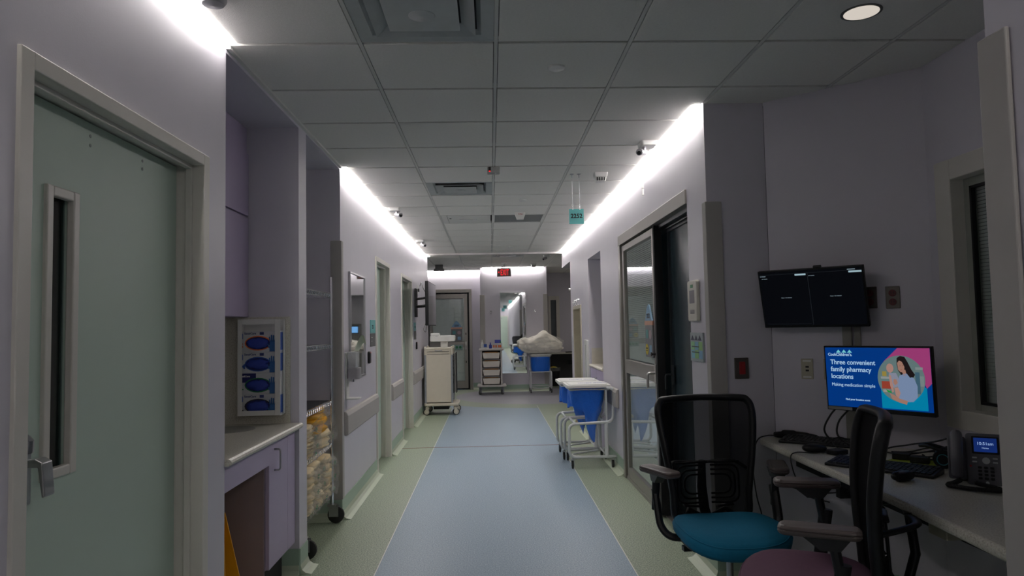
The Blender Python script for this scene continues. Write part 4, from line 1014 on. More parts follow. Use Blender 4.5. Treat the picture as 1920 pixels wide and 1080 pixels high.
for x, y, a in ((-.18, -.28, pi/2), (.26, -.28, -pi/2), (-.18, .24, pi/2), (.26, .24, -pi/2)): caster(x, y, t, .058, .03, CREAM, RUBBER, mat('cream_wheel_disc', lin((190, 182, 164)), .5), .15, a*.85)
t = thing('label_printer', 'white printer unit on a short neck on top of the cream cart', 'printer', (-.84, 12.1, 1.119))
MB().box(-.02, .10, -.08, .08, 0, .11).build('neck', WHITE, t, bevel=.01); b = MB(); b.pry(rrect(-.19, .23, .105, .205, .02), -.12, .12); b.build('body', WHITE, t, bevel=.006)
MB().box(-.185, -.03, -.11, .05, .206, .245).build('feed_unit', WHITE, t, bevel=.008); MB().box(-.10, -.06, -.1205, -.12, .19, .198).build('grey_mark', SILV, t)

# white drawer cart with four bins and supplies
t = thing('drawer_cart', 'white trolley with four cream pull-out bins in front of the far mirror', 'cart', (.005, 15.42, 0))
WT = mat('white_trolley_plastic', lin((188, 184, 180)), .45)
for x in (-.235, .20): MB().box(x, x+.035, -.20, .20, .19, .955).build('side_panel', WT, t, bevel=.004)
MB().box(-.265, .27, -.22, .22, .945, .985).build('top', WT, t, bevel=.01)
MB().box(-.31, .315, -.25, .25, .165, .205).build('base', WT, t, bevel=.012)
MB().box(-.20, .20, .19, .20, .2, .95).build('back_panel', mat('brown_back', lin((70, 54, 42)), .7), t)
for k in range(4):
    z = .225+k*.182
    q = MB(); q.pry([(-.168, z), (.168, z), (.188, z+.125), (-.188, z+.125)], -.215, .15); o_ = q.build('bin', BIN, t, bevel=.006)
    if k < 3: MB().box(-.20, .20, -.19, .19, z+.152, z+.160).build('bin_runner', WT, t)
    MB().box(-.15, .15, -.14, .10, z+.126, z+.138).build('bin_contents', mat('amber_supplies', lin((186, 124, 40)), .6), o_)
for x, y in ((-.24, -.2), (.24, -.2), (-.24, .2), (.24, .2)): caster(x, y, t, .05, .03, SILV, mat('grey_tyre', lin((84, 86, 86)), .6), None, .165, 2.6)
zt = .986
t = thing('supply_box', 'white and blue carton at the left on the drawer cart', 'box', (-.14, 15.36, zt))
MB().box(-.055, .055, -.04, .04, 0, .10).build('carton', BW, t); MB().box(-.015, .053, -.041, -.04, .03, .098).build('blue_print', BLP, t)
t = thing('blue_bottle', 'small blue bottle between the cartons on the drawer cart', 'bottle', (-.01, 15.34, zt))
b = MB(); b.lathe([(.03, 0), (.03, .07), (.012, .095), (.012, .13), (0, .132)], (0, 0, 0), 16); b.build('body', mat('deep_blue_plastic', lin((36, 52, 150)), .4), t, smooth=40)
t = thing('orange_carton', 'white and orange carton at the right on the drawer cart', 'box', (.14, 15.36, zt))
MB().box(-.105, .105, -.05, .05, 0, .115).build('carton', BW, t)
for x in (-.09, -.04, .02, .055): MB().box(x, x+.03, -.051, -.05, .02, .075).build('orange_print', OR, t)
t = thing('violet_carton', 'small violet-blue carton on top of the orange one', 'box', (.16, 15.37, zt+.116))
MB().box(-.075, .06, -.03, .03, 0, .07).build('carton', mat('violet_blue_card', lin((84, 92, 190)), .5), t); MB().box(.035, .058, -.031, -.03, 0, .04).build('green_print', GRN, t)
t = thing('white_spray_bottle', 'slim white bottle at the back left of the drawer cart', 'bottle', (-.19, 15.46, zt))
b = MB(); b.lathe([(.025, 0), (.025, .12), (.01, .15), (.01, .19), (0, .19)], (0, 0, 0), 14); b.build('body', WHITE, t, smooth=40)

# hampers: local x across the stand (width), -y is the open front, built at origin
def hamper(loc, rz, lab, bag='limp', seed=1):
    t = thing('laundry_hamper', lab, 'hamper', loc, rz, 'white tube hampers with blue bags')
    W = .225; D = .24
    for s in (-1, 1):
        x = s*W
        b = MB(); b.tube(fillet([(x, D+.02, .115), (x, -D, .115), (x, -D, .45), (x, D-.03, .465), (x, D-.01, .80), (x, D-.09, .815)], .07, 6), .0155, 10)
        b.build('side_tube', WPOWD, t, smooth=True)
        b = MB(); b.cyl((x*.98, D-.10, .12), (x*.98, D-.10, .455), .020, 12); b.build('rear_leg', WPOWD, t, smooth=40)
        b = MB(); b.cyl((x*.9, D-.09, .46), (x*.9, D-.09, .80), .009, 8); b.build('bag_rod', WPOWD, t, smooth=40)
    for yy, zz, r_ in ((D-.10, .46, .012), (-D+.06, .455, .012), (D-.1, .13, .010)): MB().tube([(-W, yy, zz), (W, yy, zz)], r_, 8).build('cross_tube', WPOWD, t, smooth=True)
    b = MB(); b.tube(smooth_path([(-W, D-.03, .115), (-W*.7, -.02, .10), (0, -D+.05, .10), (W*.7, -.02, .10), (W, D-.03, .115)]), .010, 8)
    b.build('base_bow', WPOWD, t, smooth=True)
    b = MB(); b.tube([(-.21, -.22, .795), (.21, -.22, .795), (.21, .17, .795), (-.21, .17, .795)], .011, 8, closed=True); b.build('bag_rim', WPOWD, t, smooth=True)
    b = MB(); b.prz(rrect(-.235, .235, -.25, .20, .03), .812, .842); b.prz(rrect(-.205, .205, -.225, .17, .03), .842, .850); lid = b.build('lid', WHITE, t, bevel=.008)
    if bag == 'limp':
        if True:
            text('lid_print', 'LINEN ONLY', .052, plane_M((.07, .03, .8505), (0, 1, 0), (-1, 0, 0)), mat('blue_lid_print', lin((60, 76, 160)), .5), lid, .001, 'CENTER')
    for x in (-W, W):
        for y in (-D+.03, D-.04): caster(x, y, t, .042, .022, STEEL, RUBBER, None, .10, 0 if bag != 'limp' else 1.5)
    b = MB()
    if bag == 'full':
        def f(u, v):
            a = 2*pi*u; z = .79-.345*v
            k = 1 - .14*v**3 + .03*sin(a*7+v*5)*v; e = 3.
            c_, s_ = cos(a), sin(a); rr = (abs(c_)**e+abs(s_)**e)**(-1/e)
            bot = 1 if v < .93 else sqrt(max(0, 1-((v-.93)/.07)**2))
            return (.215*rr*c_*k*bot, -.02+.195*rr*s_*k*bot, z)
        b.grid(f, 56, 22, True)
    else:
        def f(u, v):
            a = 2*pi*u; e = 4.; c_, s_ = cos(a), sin(a); rr = (abs(c_)**e+abs(s_)**e)**(-1/e)
            X, Y = .20*rr*c_, -.03+.185*rr*s_
            # hem depth varies round the bag: deep at the middle-rear, shallow at the front
            q = (Y+.215)/.37
            dep = .20 + (.34-.16*max(0, -X/.2))*math.exp(-((q-.60)/.20)**2) + .015*sin(a*3+seed)
            z = .80 - dep*v
            
            return (X*(1-.35*v)+.012*sin(9*a+v*4+seed)*v, (Y-.05)*(1-.30*v*q)+.05+.012*cos(11*a+seed-v*3)*v, z)
        b.grid(f, 72, 18, True)
    b.build('blue_bag', BLUEBAG, t, smooth=True)
    return t
hamper((1.02, 7.40, 0), -pi/2, 'near one of two nested white hampers by the sliding door, limp blue bag', 'limp', 1)
hamper((.985, 7.90, 0), -pi/2, 'rear one of two nested white hampers, its lid peeping out behind the near one', 'limp', 2.3)
hamper((1.08, 15.50, 0), 0, 'far hamper with a full blue bag and a linen heap on its lid', 'full', 3)
t = thing('linen_heap', 'large heap of cream linen in a bag lying on the far hamper', 'linen bag', (1.10, 15.42, .853))
b = MB(); b.blob((-.02, 0, .18), (.45, .28, .195), 3.3, .15, 5, 2.3, 1.7)
for v in b.bm.verts:
    if v.co.z < .012: v.co.z = .012+.02*abs(v.co.x)*0
    v.co.z += .10*math.exp(-((v.co.x-.08)/.16)**2)*max(0, v.co.z-.15)/.2
b.build('linen_bulk', LINEN, t, smooth=True)
b = MB(); b.blob((.15, -.02, .15), (.33, .27, .145), 8.1, .16, 4, 2.3, 2.6)
for v in b.bm.verts:
    if v.co.z < .012: v.co.z = .012
b.build('linen_bulk', LINEN, t, smooth=True)
b = MB(); b.blob((.02, 0, .20), (.46, .29, .20), 3.3, .2, 4, 2.3, 2.2)
for v in b.bm.verts:
    if v.co.z < .01: v.co.z = .01
b.tube([(.08, 0, .42), (.08, 0, .47)], [.03, .012], 8); b.build('clear_bag', CLEARBAG, t, smooth=True)

# corridor behind the viewer (seen in the far mirror)
bd = struct(MB().box(.10, 1.2, -16.0, -15.96, 0, 2.2).build('door_7', FRAME)); MB().box(.15, 1.15, -15.96, -15.94, .01, 2.15).build('door_leaf', DOORM, bd)
MB().box(.3, .8, -15.94, -15.90, 2.0, 2.06).build('door_closer', STEEL, bd)
for x, y, lab in ((.72, -2.2, 'teal room sign hanging behind the viewer, nearer one'), (.72, -7.5, 'teal room sign hanging behind the viewer, farther one')):
    t = thing('hanging_room_sign', lab, 'sign', (x, y, 2.40))
    MB().box(-.09, .09, -.003, .003, -.09, .09).build('panel', TEAL, t); text('lettering', '2248', .07, plane_M((0, .0042, -.02), (-1, 0, 0), (0, 0, 1)), INK, t, .002, 'CENTER')
    b = MB(); b.cyl((-.04, 0, .09), (-.04, 0, .335), .0015, 6); b.cyl((.04, 0, .09), (.04, 0, .335), .0015, 6); b.build('wire', STEEL, t)

# ================================================================== the desk nook on the right
# window with blind in the side wall
wf = MB(); X = 2.218
for y0, y1, z0, z1 in ((3.255, 3.37, .93, 2.215), (2.10, 2.2, .93, 2.215), (2.2, 3.255, 2.115, 2.215), (2.2, 3.255, .93, 1.02)): wf.box(X-.012, X+.10, y0, y1, z0, z1)
win = struct(wf.build('window_1', FRAME, bevel=.004))
sa = MB(); XA = X+.055
for y0, y1, z0, z1 in ((3.215, 3.262, 1.0, 2.13), (2.19, 2.25, 1.0, 2.13), (2.25, 3.215, 2.075, 2.13), (2.25, 3.215, 1.0, 1.05)): sa.box(XA, XA+.035, y0, y1, z0, z1)
sash = sa.build('sash', mat('grey_green_sash', lin((150, 152, 142)), .45), win, bevel=.002)
b = MB()
for y0, y1, z0, z1 in ((3.203, 3.215, 1.05, 2.075), (2.25, 2.262, 1.05, 2.075), (2.25, 3.215, 2.063, 2.075), (2.25, 3.215, 1.05, 1.062)): b.box(XA-.002, XA+.02, y0, y1, z0, z1)
b.build('gasket', BLACK, sash)
MB().box(XA+.012, XA+.016, 2.25, 3.215, 1.05, 2.075).build('pane', GLASS, sash)
sl0 = MB().prism([(0, 0), (.007, .0152), (.0078, .0150), (.0008, -.0004)], lambda a, c: (a, -.50, c), lambda a, c: (a, .50, c)).build('blind_slat', SLAT, win)
sl0.location = (XA+.037, 2.732, 1.04)
for k in range(1, 62):
    o = sl0.copy(); COL.objects.link(o); o.location = (XA+.037, 2.732, 1.04+k*.0172)
b = MB(); b.cyl((XA+.026, 3.02, 1.06), (XA+.026, 3.02, 2.07), .0018, 5); b.cyl((XA+.026, 2.5, 1.06), (XA+.026, 2.5, 2.07), .0018, 5); b.build('blind_cord', SILV, win)
struct(MB().box(2.42, 2.46, 2.0, 3.4, .9, 2.25).build('window_3', mat('unlit_glass_beyond', lin((70, 74, 76)), .6)))  # dark opaque backing behind the blind, coloured for the unlit space beyond
# desk top
t = thing('nook_desk', 'long speckled desk top with rounded nose running along the right nook', 'desk', (0, 0, 0))
b = MB()
pts = [(1.56, 3.984), (1.515, 3.965), (1.500, 3.93), (1.492, 3.60), (1.475, 2.60), (1.42, 1.73), (2.21, 1.73), (2.21, 3.43), (1.616, 3.985)]
b.prz(pts, .762, .80); b.build('top', COUNTER, t, bevel=.014, seg=3)
MB().box(1.60, 1.64, 1.9, 3.7, .69, .76).build('support_rail', BLACKM, t)
for y in (3.36, 2.2): MB().box(1.66, 2.20, y, y+.04, .60, .758).build('bracket', BLACKM, t)
t = thing('keyboard_tray_box', 'pale connector box fixed under the desk edge behind the plum chair', 'box', (1.56, 2.42, .70)); t.name = 'connector_box'
MB().box(-.03, .03, -.05, .05, 0, .055).build('body', BEIGEP, t, bevel=.004)
# wall frame of the angled wall
A_ = Vector((1.617, 3.994, 0)); B_ = Vector((2.218, 3.442, 0)); dW = (B_-A_).normalized(); nW = Vector((-.6764457, -.73649251, 0))
def WP(s, off, z): v = A_ + dW*s + nW*off; return Vector((v.x, v.y, z))
def wthing(name, label, cat, s, off, z, group=None, rot=0.):
    """Empty on the angled wall: local x along the wall to the right, -y out of the wall"""
    t = thing(name, label, cat, group=group)
    t.matrix_world = frame_M(WP(s, off, z), dW, -nW) @ Matrix.Rotation(rot, 4, 'Z')
    return t
t = wthing('cable_channel', 'grey vertical cable channel on the angled wall behind the monitors', 'cable channel', .43, 0, .81)
MB().box(-.045, .002, -.02, 0, 0, .80).build('channel', mat('grey_channel', lin((140, 138, 130)), .4), t, bevel=.003)
MB().box(.012, .045, -.014, 0, 0, .80).build('channel', mat('grey_channel', (0, 0, 0)), t, bevel=.003)
def outlet(s, z, lab, grp=None):
    t = wthing('wall_outlet', lab, 'outlet', s, 0, z)
    MB().box(-.034, .034, -.006, 0, 0, .115).build('plate', STEELP, t, bevel=.003)
    for k in (0, 1):
        q = MB(); q.pry(ellipse(0, .034+.046*k, .018, .018, 20), -.010, -.006); s_ = q.build('socket', RED2, t)
        q = MB(); q.box(-.008, -.005, -.0106, -.010, .030+.046*k, .042+.046*k); q.box(.005, .008, -.0106, -.010, .030+.046*k, .042+.046*k); q.build('slot', INK, s_)
outlet(.635, 1.509, 'steel outlet plate with two dark red sockets, right of the upper monitor')
outlet(.527, 1.512, 'steel outlet plate half hidden behind the right edge of the upper monitor')
t = wthing('data_plate', 'ivory data wall plate with two ports below the upper monitor', 'wall plate', .19, 0, 1.132)
MB().box(-.032, .032, -.006, 0, 0, .112).build('plate', BEIGEP, t, bevel=.002)
b = MB(); b.box(-.008, .010, -.0065, -.006, .042, .052); b.box(-.008, .010, -.0065, -.006, .062, .072); b.build('port', INK, t); b = MB(); b.box(-.022, .022, -.0065, -.006, .006, .016); b.box(-.022, .022, -.0065, -.006, .095, .105); b.build('label_strip', WHITE, t)
t = wthing('data_plate', 'second ivory wall plate partly behind the lit display', 'wall plate', .31, 0, 1.132)
MB().box(-.032, .032, -.006, 0, 0, .112).build('plate', BEIGEP, t, bevel=.002); MB().box(-.010, .010, -.0065, -.006, .05, .068).build('port', INK, t)
t = thing('emergency_switch', 'red emergency power switch in a steel plate on the pier wall', 'switch', (1.435, 3.9995, 1.13))
MB().box(-.042, .040, -.008, 0, 0, .120).build('plate', STEELP, t, bevel=.003); MB().box(-.017, .019, -.014, -.008, .025, .098).build('rocker', RED, t, bevel=.003)

# upper monitor (dark) and lower monitor (lit)
def monitor(name, M, w, h, lab):
    """local: x right, -y towards the viewer of the screen, z up; origin at bottom left corner"""
    t = thing('monitor', lab, 'monitor'); t.matrix_world = M
    MB().box(0, w, 0, .028, 0, h).build('casing', BLACK, t, bevel=.003)
    b = MB(); b.box(w*.3, w*.7, .028, .055, h*.25, h*.75); b.build('rear_housing', BLACK, t)
    return t
def frame3(p_bl, p_br, p_tl):
    x = (p_br-p_bl).normalized(); z = (p_tl-p_bl); z = (z - x*z.dot(x)).normalized(); y = z.cross(x); M = Matrix.Identity(4)
    for i, v in enumerate((x, y, z)):
        for k in range(3): M[k][i] = v[k]
    M.translation = p_bl; return M
w1, h1 = .545, .325
M1 = frame3(WP(-.005, .085, 1.418), WP(.55, .085, 1.418), WP(-.005, .17, 1.735))
t = monitor('monitor', M1, w1, h1, 'upper dark monitor tilted down on the angled wall, split in two panes')
UI = emit('monitor_black_ui', (4, 5, 9), 1.); UIW = emit('monitor_ui_text', (120, 136, 146), 1.); UIL = emit('monitor_ui_line', (38, 42, 48), 1.)
scr = MB().box(.008, w1-.008, -.001, 0, .014, h1-.008).build('screen', UI, t)
b = MB(); b.box(w1*.49, w1*.49+.0012, -.0016, -.001, .016, h1-.02); b.box(.01, w1-.01, -.0016, -.001, h1-.022, h1-.021); b.box(.02, w1*.47, -.0016, -.001, .022, .0225); b.build('ui_lines', UIL, scr)
b = MB(); b.box(w1*.37, w1*.475, -.0018, -.001, h1-.033, h1-.024); b.box(w1*.87, w1*.985, -.0018, -.001, h1-.033, h1-.024); b.build('ui_chip', emit('monitor_ui_chip', (150, 176, 186), 1.), scr)
MU = lambda x, z: plane_M((x, -.0018, z), (1, 0, 0), (0, 0, 1))
text('ui_text', 'PATIENT', .008, MU(.012, h1-.032), UIW, scr); text('ui_text', 'NO SIGNAL', .006, MU(.02, h1-.045), UIW, scr); text('ui_text', 'NO SIGNAL', .006, MU(w1*.5, h1-.040), UIW, scr)
text('ui_text', 'Patient - Not Admitted', .006, MU(w1*.21, h1*.52), UIW, scr); text('ui_text', 'Patient - Not Admitted', .006, MU(w1*.68, h1*.52), UIW, scr)
MB().box(w1*.86, w1*.93, -.0018, -.001, h1-.018, h1-.014).build('ui_text_line', UIW, scr)
b = MB(); b.tube([(w1*.55, .012, h1+.004), (w1*.62, .012, h1+.004)], .010, 10); b.build('webcam', BLACK, t)
b = MB(); b.box(w1*.35, w1*.5, .055, .10, h1*.35, h1*.65); b.build('wall_bracket', BLACKM, t)
# lower display
w2, h2 = .520, .330
pl, pr = Vector((1.748, 3.63, .992)), Vector((2.050, 3.215, .994))
M2 = frame3(pl, pr, pl + Vector((-.008, .011, 1)) + (Vector((-.68, -.73, 0)))*.04)
t = monitor('monitor', M2, w2, h2, 'lower lit monitor showing a blue pharmacy slide on the angled wall')
sx0, sx1, sz0, sz1 = .008, w2-.008, .022, h2-.008
SW, SH = sx1-sx0, sz1-sz0
scr = MB().box(sx0, sx1, -.001, 0, sz0, sz1).build('screen', emit('slide_blue', (0, 50, 122), 1.), t)
def Q(u, v): return (sx0+SW*u, sz0+SH*v)
def flat(name, pts, mt, lay): q = MB(); q.pry([Q(*p) for p in pts], -.001-.0003*lay-.0003, -.001-.0003*lay); return q.build(name, mt, scr)
flat('pink_shape', [(.715, 1), (1, 1), (1, .45), (.955, .37), (.90, .60), (.58, .78)], emit('slide_pink', (146, 56, 108), 1.), 1)
flat('cyan_shape', [(.54, .02), (.54, .45), (.72, .62), (.955, .37), (.955, .02)], emit('slide_cyan', (0, 120, 158), 1.), 1)
ci = [(.73+.215*cos(a*pi/24), .505+.375*sin(a*pi/24)) for a in range(48)]
flat('photo_disc', ci, emit('slide_shelf', (92, 112, 112), 1.), 2)
for k, (u0, u1, v0, v1, c) in enumerate(((.545, .66, .50, .535, (132, 138, 138)), (.55, .64, .34, .46, (140, 58, 44)), (.56, .60, .54, .62, (140, 124, 60)), (.63, .66, .54, .64, (60, 110, 110)), (.86, .90, .28, .62, (58, 88, 104)), (.90, .935, .40, .56, (110, 124, 124)), (.865, .93, .66, .70, (120, 130, 130)), (.56, .62, .285, .325, (140, 136, 130)))):
    flat('shelf_item', [(u0, v0), (u1, v0), (u1, v1), (u0, v1)], emit('slide_item_%d' % k, c, 1.), 3)
HAIR = emit('slide_hair', (26, 20, 22), 1.); SKIN = emit('slide_skin', (150, 112, 98), 1.); SHIRT = emit('slide_shirt', (112, 130, 160), 1.); BSHIRT = emit('slide_baby_shirt', (124, 128, 144), 1.)
flat('woman_hair', [(.705, .84), (.735, .875), (.775, .86), (.80, .78), (.83, .66), (.86, .58), (.845, .54), (.80, .52), (.74, .56), (.71, .64), (.70, .74)], HAIR, 4)
flat('woman_shirt', [(.72, .56), (.78, .60), (.85, .52), (.875, .40), (.87, .22), (.83, .15), (.74, .135), (.70, .20), (.70, .42)], SHIRT, 5)
flat('woman_face', [(.705, .76), (.725, .80), (.75, .78), (.77, .70), (.765, .63), (.735, .61), (.712, .65)], SKIN, 5)
flat('woman_neck', [(.745, .62), (.775, .66), (.785, .58), (.76, .55)], SKIN, 5)
flat('woman_hair_strand', [(.77, .80), (.80, .74), (.82, .62), (.845, .55), (.815, .53), (.785, .60), (.775, .70)], HAIR, 6)
flat('woman_smile', [(.728, .655), (.748, .66), (.742, .648)], emit('slide_smile', (150, 60, 60), 1.), 6)
flat('woman_eye', [(.722, .715), (.735, .72), (.735, .712)], HAIR, 6); flat('woman_eye', [(.748, .72), (.760, .722), (.759, .714)], HAIR, 6)
flat('baby_head', [(.636+.033*cos(a*pi/8), .675+.075*sin(a*pi/8)) for a in range(16)], emit('slide_baby_skin', (158, 122, 112), 1.), 6)
flat('baby_shirt', [(.625, .60), (.69, .60), (.715, .50), (.70, .38), (.66, .36), (.63, .42)], BSHIRT, 6)
flat('baby_arm', [(.622, .57), (.64, .56), (.655, .40), (.66, .30), (.645, .28), (.628, .40)], emit('slide_baby_skin', (0, 0, 0), 1.), 7)
flat('baby_leg', [(.665, .36), (.70, .37), (.72, .28), (.70, .20), (.675, .24)], emit('slide_baby_skin', (0, 0, 0), 1.), 7)
flat('woman_hand', [(.665, .50), (.69, .50), (.70, .44), (.675, .40), (.66, .44)], SKIN, 8)
flat('woman_forearm', [(.62, .27), (.655, .25), (.71, .19), (.78, .16), (.77, .10), (.70, .13), (.64, .18)], SKIN, 8)
flat('green_item', [(.59, .33), (.635, .30), (.64, .27), (.60, .29)], emit('slide_green', (30, 130, 60), 1.), 8)
TXT = emit('slide_text', (158, 190, 218), 1.)
MQ = lambda u, v: plane_M((Q(u, v)[0], -.0024, Q(u, v)[1]), (1, 0, 0), (0, 0, 1))
text('slide_text', 'Three convenient', .0340, MQ(.05, .715), TXT, scr, .0004, sx=.93); text('slide_text', 'family pharmacy', .0340, MQ(.05, .595), TXT, scr, .0004, sx=.93); text('slide_text', 'locations', .0340, MQ(.05, .475), TXT, scr, .0004, sx=.93)
text('slide_text', 'Making medication simple', .0235, MQ(.05, .345), TXT, scr, 0, sx=.90); text('slide_text', 'Find your location soon:', .0125, MQ(.185, .115), TXT, scr, .0003)
text('slide_text', 'CookChildren\u2019s.', .0205, MQ(.03, .860), TXT, scr, .0004, sx=.92)
for k in range(3): flat('logo_peak', [(.115+.057*k, .915), (.165+.057*k, .915), (.140+.057*k, .965)], emit('slide_logo', (110, 190, 200), 1.), 2)
MB().box(.006, .13, -.0015, 0, .004, .019).build('asset_label', mat('white_label', lin((150, 150, 150)), .5), t)
b = MB(); b.box(w2*.4, w2*.6, .055, .11, h2*.35, h2*.65); b.tube([(w2*.5, .10, h2*.5), (w2*.42, .22, h2*.5)], .02, 8); b.build('arm_mount', BLACKM, t)
# loose cables
CAB = mat('black_cable', (.010, .010, .011), .5)
def cable(pts, r, lab, name='cable'):
    o = MB().tube(smooth_path(pts, 8), r, 6).build(name, CAB, smooth=True); tag(o, lab, 'cable'); return o
for k, ps in enumerate(([(1.80, 3.60, 1.02), (1.76, 3.63, .96), (1.74, 3.66, .88), (1.78, 3.64, .82), (1.84, 3.58, .806)],
            [(1.84, 3.58, 1.00), (1.80, 3.62, .93), (1.79, 3.62, .86), (1.83, 3.58, .82), (1.90, 3.50, .806)])):
    cable(ps, .005, ['black cable dropping from the lit monitor, left one of the pair', 'black cable dropping from the lit monitor, right one of the pair'][k])
cable([(1.605, 3.90, .815), (1.53, 3.90, .82), (1.47, 3.90, .79), (1.44, 3.89, .66), (1.45, 3.88, .50), (1.47, 3.87, .40), (1.475, 3.87, .30)], .0035, 'thin cable looping off the left end of the desk behind the blue chair')
cable([(1.66, 3.43, .812), (1.58, 3.45, .803), (1.50, 3.46, .806), (1.47, 3.46, .78), (1.475, 3.42, .69), (1.50, 3.36, .62), (1.58, 3.30, .60)], .003, 'mouse cable hanging over the desk front edge')
cable([(1.46, 3.62, .66), (1.50, 3.58, .62), (1.58, 3.50, .60), (1.66, 3.40, .62), (1.74, 3.32, .66), (1.80, 3.30, .72)], .004, 'drooping cable slung under the desk top')
rnd = random.Random(3)
for k in range(6):
    p0 = Vector((1.88+.02*k, 3.46-.05*k, .808+.004*k)); pts = [p0]
    for j in range(5): pts.append(pts[-1]+Vector((.035+rnd.uniform(-.04, .05), -.07+rnd.uniform(-.05, .03), rnd.uniform(-.012, .035))))
    for q in pts: q.z = max(q.z, .806); q.x = min(q.x, 2.18)
    cable(pts, .004, ['tangled black cable at the rear of the desk, %s' % s_ for s_ in ('closest to the channel', 'second from the channel', 'third from the channel', 'fourth from the channel', 'next to the headset', 'closest to the phone')][k])
# keyboards
KEY = mat('black_keys', (.018, .018, .02), .45)
def keyboard(loc, rz, lab):
    t = thing('keyboard', lab, 'keyboard', loc, rz)
    b = MB(); b.prx([(-.075, 0), (.075, 0), (.075, .024), (-.075, .012)], -.22, .22); b.build('body', BLACK, t, bevel=.003)
    k0 = None
    q = MB()
    for r_ in range(6):
        y = -.064+.0235*r_
        n_ = 20
        for c_ in range(n_):
            if r_ == 0 and 5 < c_ < 11: continue
            x = -.209+c_*.021
            z = .012+.012*(y+.075)/.15
            q.prism([(x, y), (x+.017, y), (x+.017, y+.018), (x, y+.018)], lambda a, c, z=z: (a, c, z), lambda a, c, z=z: (a, c, z+.006))
        if r_ == 0: q.box(-.104, .018, y, y+.018, .0125, .0185)
    o = q.build('keys', KEY, t); o['kind'] = 'stuff'; return t
aD = math.atan2(dW.y, dW.x)
keyboard((1.76, 3.70, .801), aD+.06, 'black keyboard at the back of the desk, below the angled wall')
keyboard((1.70, 3.05, .801), aD-.10, 'black keyboard at the front of the desk, behind the plum chair backrest')
def mouse(loc, rz, lab):
    t = thing('computer_mouse', lab, 'mouse', loc, rz)
    b = MB(); b.blob((0, 0, .019), (.032, .058, .020), 1, .02, 3, 2.4, 1.)
    for v in b.bm.verts: v.co.z = max(v.co.z, .001)
    b.build('shell', BLACK, t, smooth=True); MB().box(-.002, .002, -.055, -.01, .03, .038).build('wheel', RUBBER, t); return t
mouse((1.60, 3.48, .801), 1.2, 'black mouse near the desk front edge, left of the other small black device')
mouse((1.66, 2.83, .801), -1.1, 'black mouse in front of the phone beside the plum chair')
t = thing('card_scanner', 'small flat black device between mouse and keyboards', 'scanner', (1.685, 3.42, .801), .4)
b = MB(); b.prz(rrect(-.045, .045, -.035, .035, .015), 0, .022); b.build('body', BLACK, t, bevel=.005)
cable([(1.70, 3.42, .812), (1.73, 3.50, .81), (1.74, 3.58, .84), (1.80, 3.60, .85), (1.84, 3.56, .82)], .003, 'short cable arching behind the flat black device')
t = thing('barcode_handset', 'slim black handset lying at the left rear end of the desk', 'handset', (1.68, 3.87, .801), aD)
b = MB(); b.tube(smooth_path([(-.12, 0, .016), (-.07, 0, .024), (0, 0, .026), (.07, 0, .022), (.11, 0, .016)]), [.014]*6+[.022]*6+[.018]*6+[.016]*7, 10); b.build('body', BLACK, t, smooth=True)
b = MB(); b.blob((-.09, 0, .016), (.035, .03, .015), 2, .03, 2, 2.4, 1); b.build('head', BLACK, t, smooth=True)
t = thing('green_papers', 'lime green printed sheet under the cable tangle on the desk', 'paper', (1.94, 3.16, .801), .5)
MB().box(-.14, .12, -.12, .12, 0, .002).build('sheet', mat('lime_paper', lin((150, 164, 30)), .7, var=.12, scale=60), t)
for k, (x, y) in enumerate(((1.90, 3.24), (1.93, 3.15))):
    t = thing('power_adapter', ['black power adapter on the green sheet, left one', 'black power adapter on the green sheet, right one'][k], 'adapter', (x, y, .8035), -.7)
    MB().box(-.038, .038, -.022, .022, 0, .03).build('body', BLACK, t, bevel=.004)
t = thing('headset', 'black headset with a teal ring on its ear cup, beside the phone', 'headset', (1.965, 3.03, .802), .9)
for s in (-1, 1):
    b = MB(); b.lathe([(.038, -.012), (.042, 0), (.040, .014), (.03, .018)], (s*.035, 0, .045), 20, 'x'); c = b.build('ear_cup', BLACK, t, smooth=40)
b = MB()
for k in range(24): pass
b.tube([(-.056, .022*cos(2*pi*k/24), .045+.022*sin(2*pi*k/24)) for k in range(24)], .002, 6, closed=True); b.build('teal_ring', mat('teal_ring', lin((50, 120, 130)), .4), t)
b = MB(); b.tube(smooth_path([(-.04, 0, .08), (-.03, .06, .095), (0, .09, .09), (.03, .06, .095), (.04, 0, .08)]), .007, 8); b.build('headband', BLACK, t, smooth=True)
t = thing('white_paper', 'white paper sheet at the far right end of the desk by the guard', 'paper', (2.06, 2.66, .801), .3)
MB().box(-.10, .10, -.12, .12, 0, .002).build('sheet', mat('plain_paper', lin((190, 190, 190)), .7), t)

# desk phone
t = thing('desk_phone', 'black desk phone with blue lit screen reading 10:51am and corded handset', 'phone', (1.895, 2.72, .801), radians(-33))
tilt = Matrix.Translation((0, .0, .0)) @ Matrix.Rotation(radians(-22), 4, 'X')
PB_ = mat('charcoal_phone_plastic', lin((84, 84, 90)), .45)
b = MB(); b.prism(rrect(-.035, .098, .0, .205, .012), lambda a, c: tilt @ Vector((a, .018, c)), lambda a, c: tilt @ Vector((a, 0, c))); body = b.build('body', PB_, t, bevel=.004)
b = MB(); b.prism(rrect(-.098, -.035, .02, .19, .010), lambda a, c: tilt @ Vector((a, .02, c)), lambda a, c: tilt @ Vector((a, .004, c))); b.build('cradle', PB_, t, bevel=.003)
b = MB(); b.box(-.06, .08, .055, .075, 0, .12); b.build('rear_foot', BLACK, t)
def TP(a, c, d=0.): return tilt @ Vector((a, -d, c))
b = MB(); b.prism(rrect(-.015, .076, .122, .192, .004), lambda a, c: TP(a, c, 0), lambda a, c: TP(a, c, .001)); b.build('screen_bezel', BLACK, body)
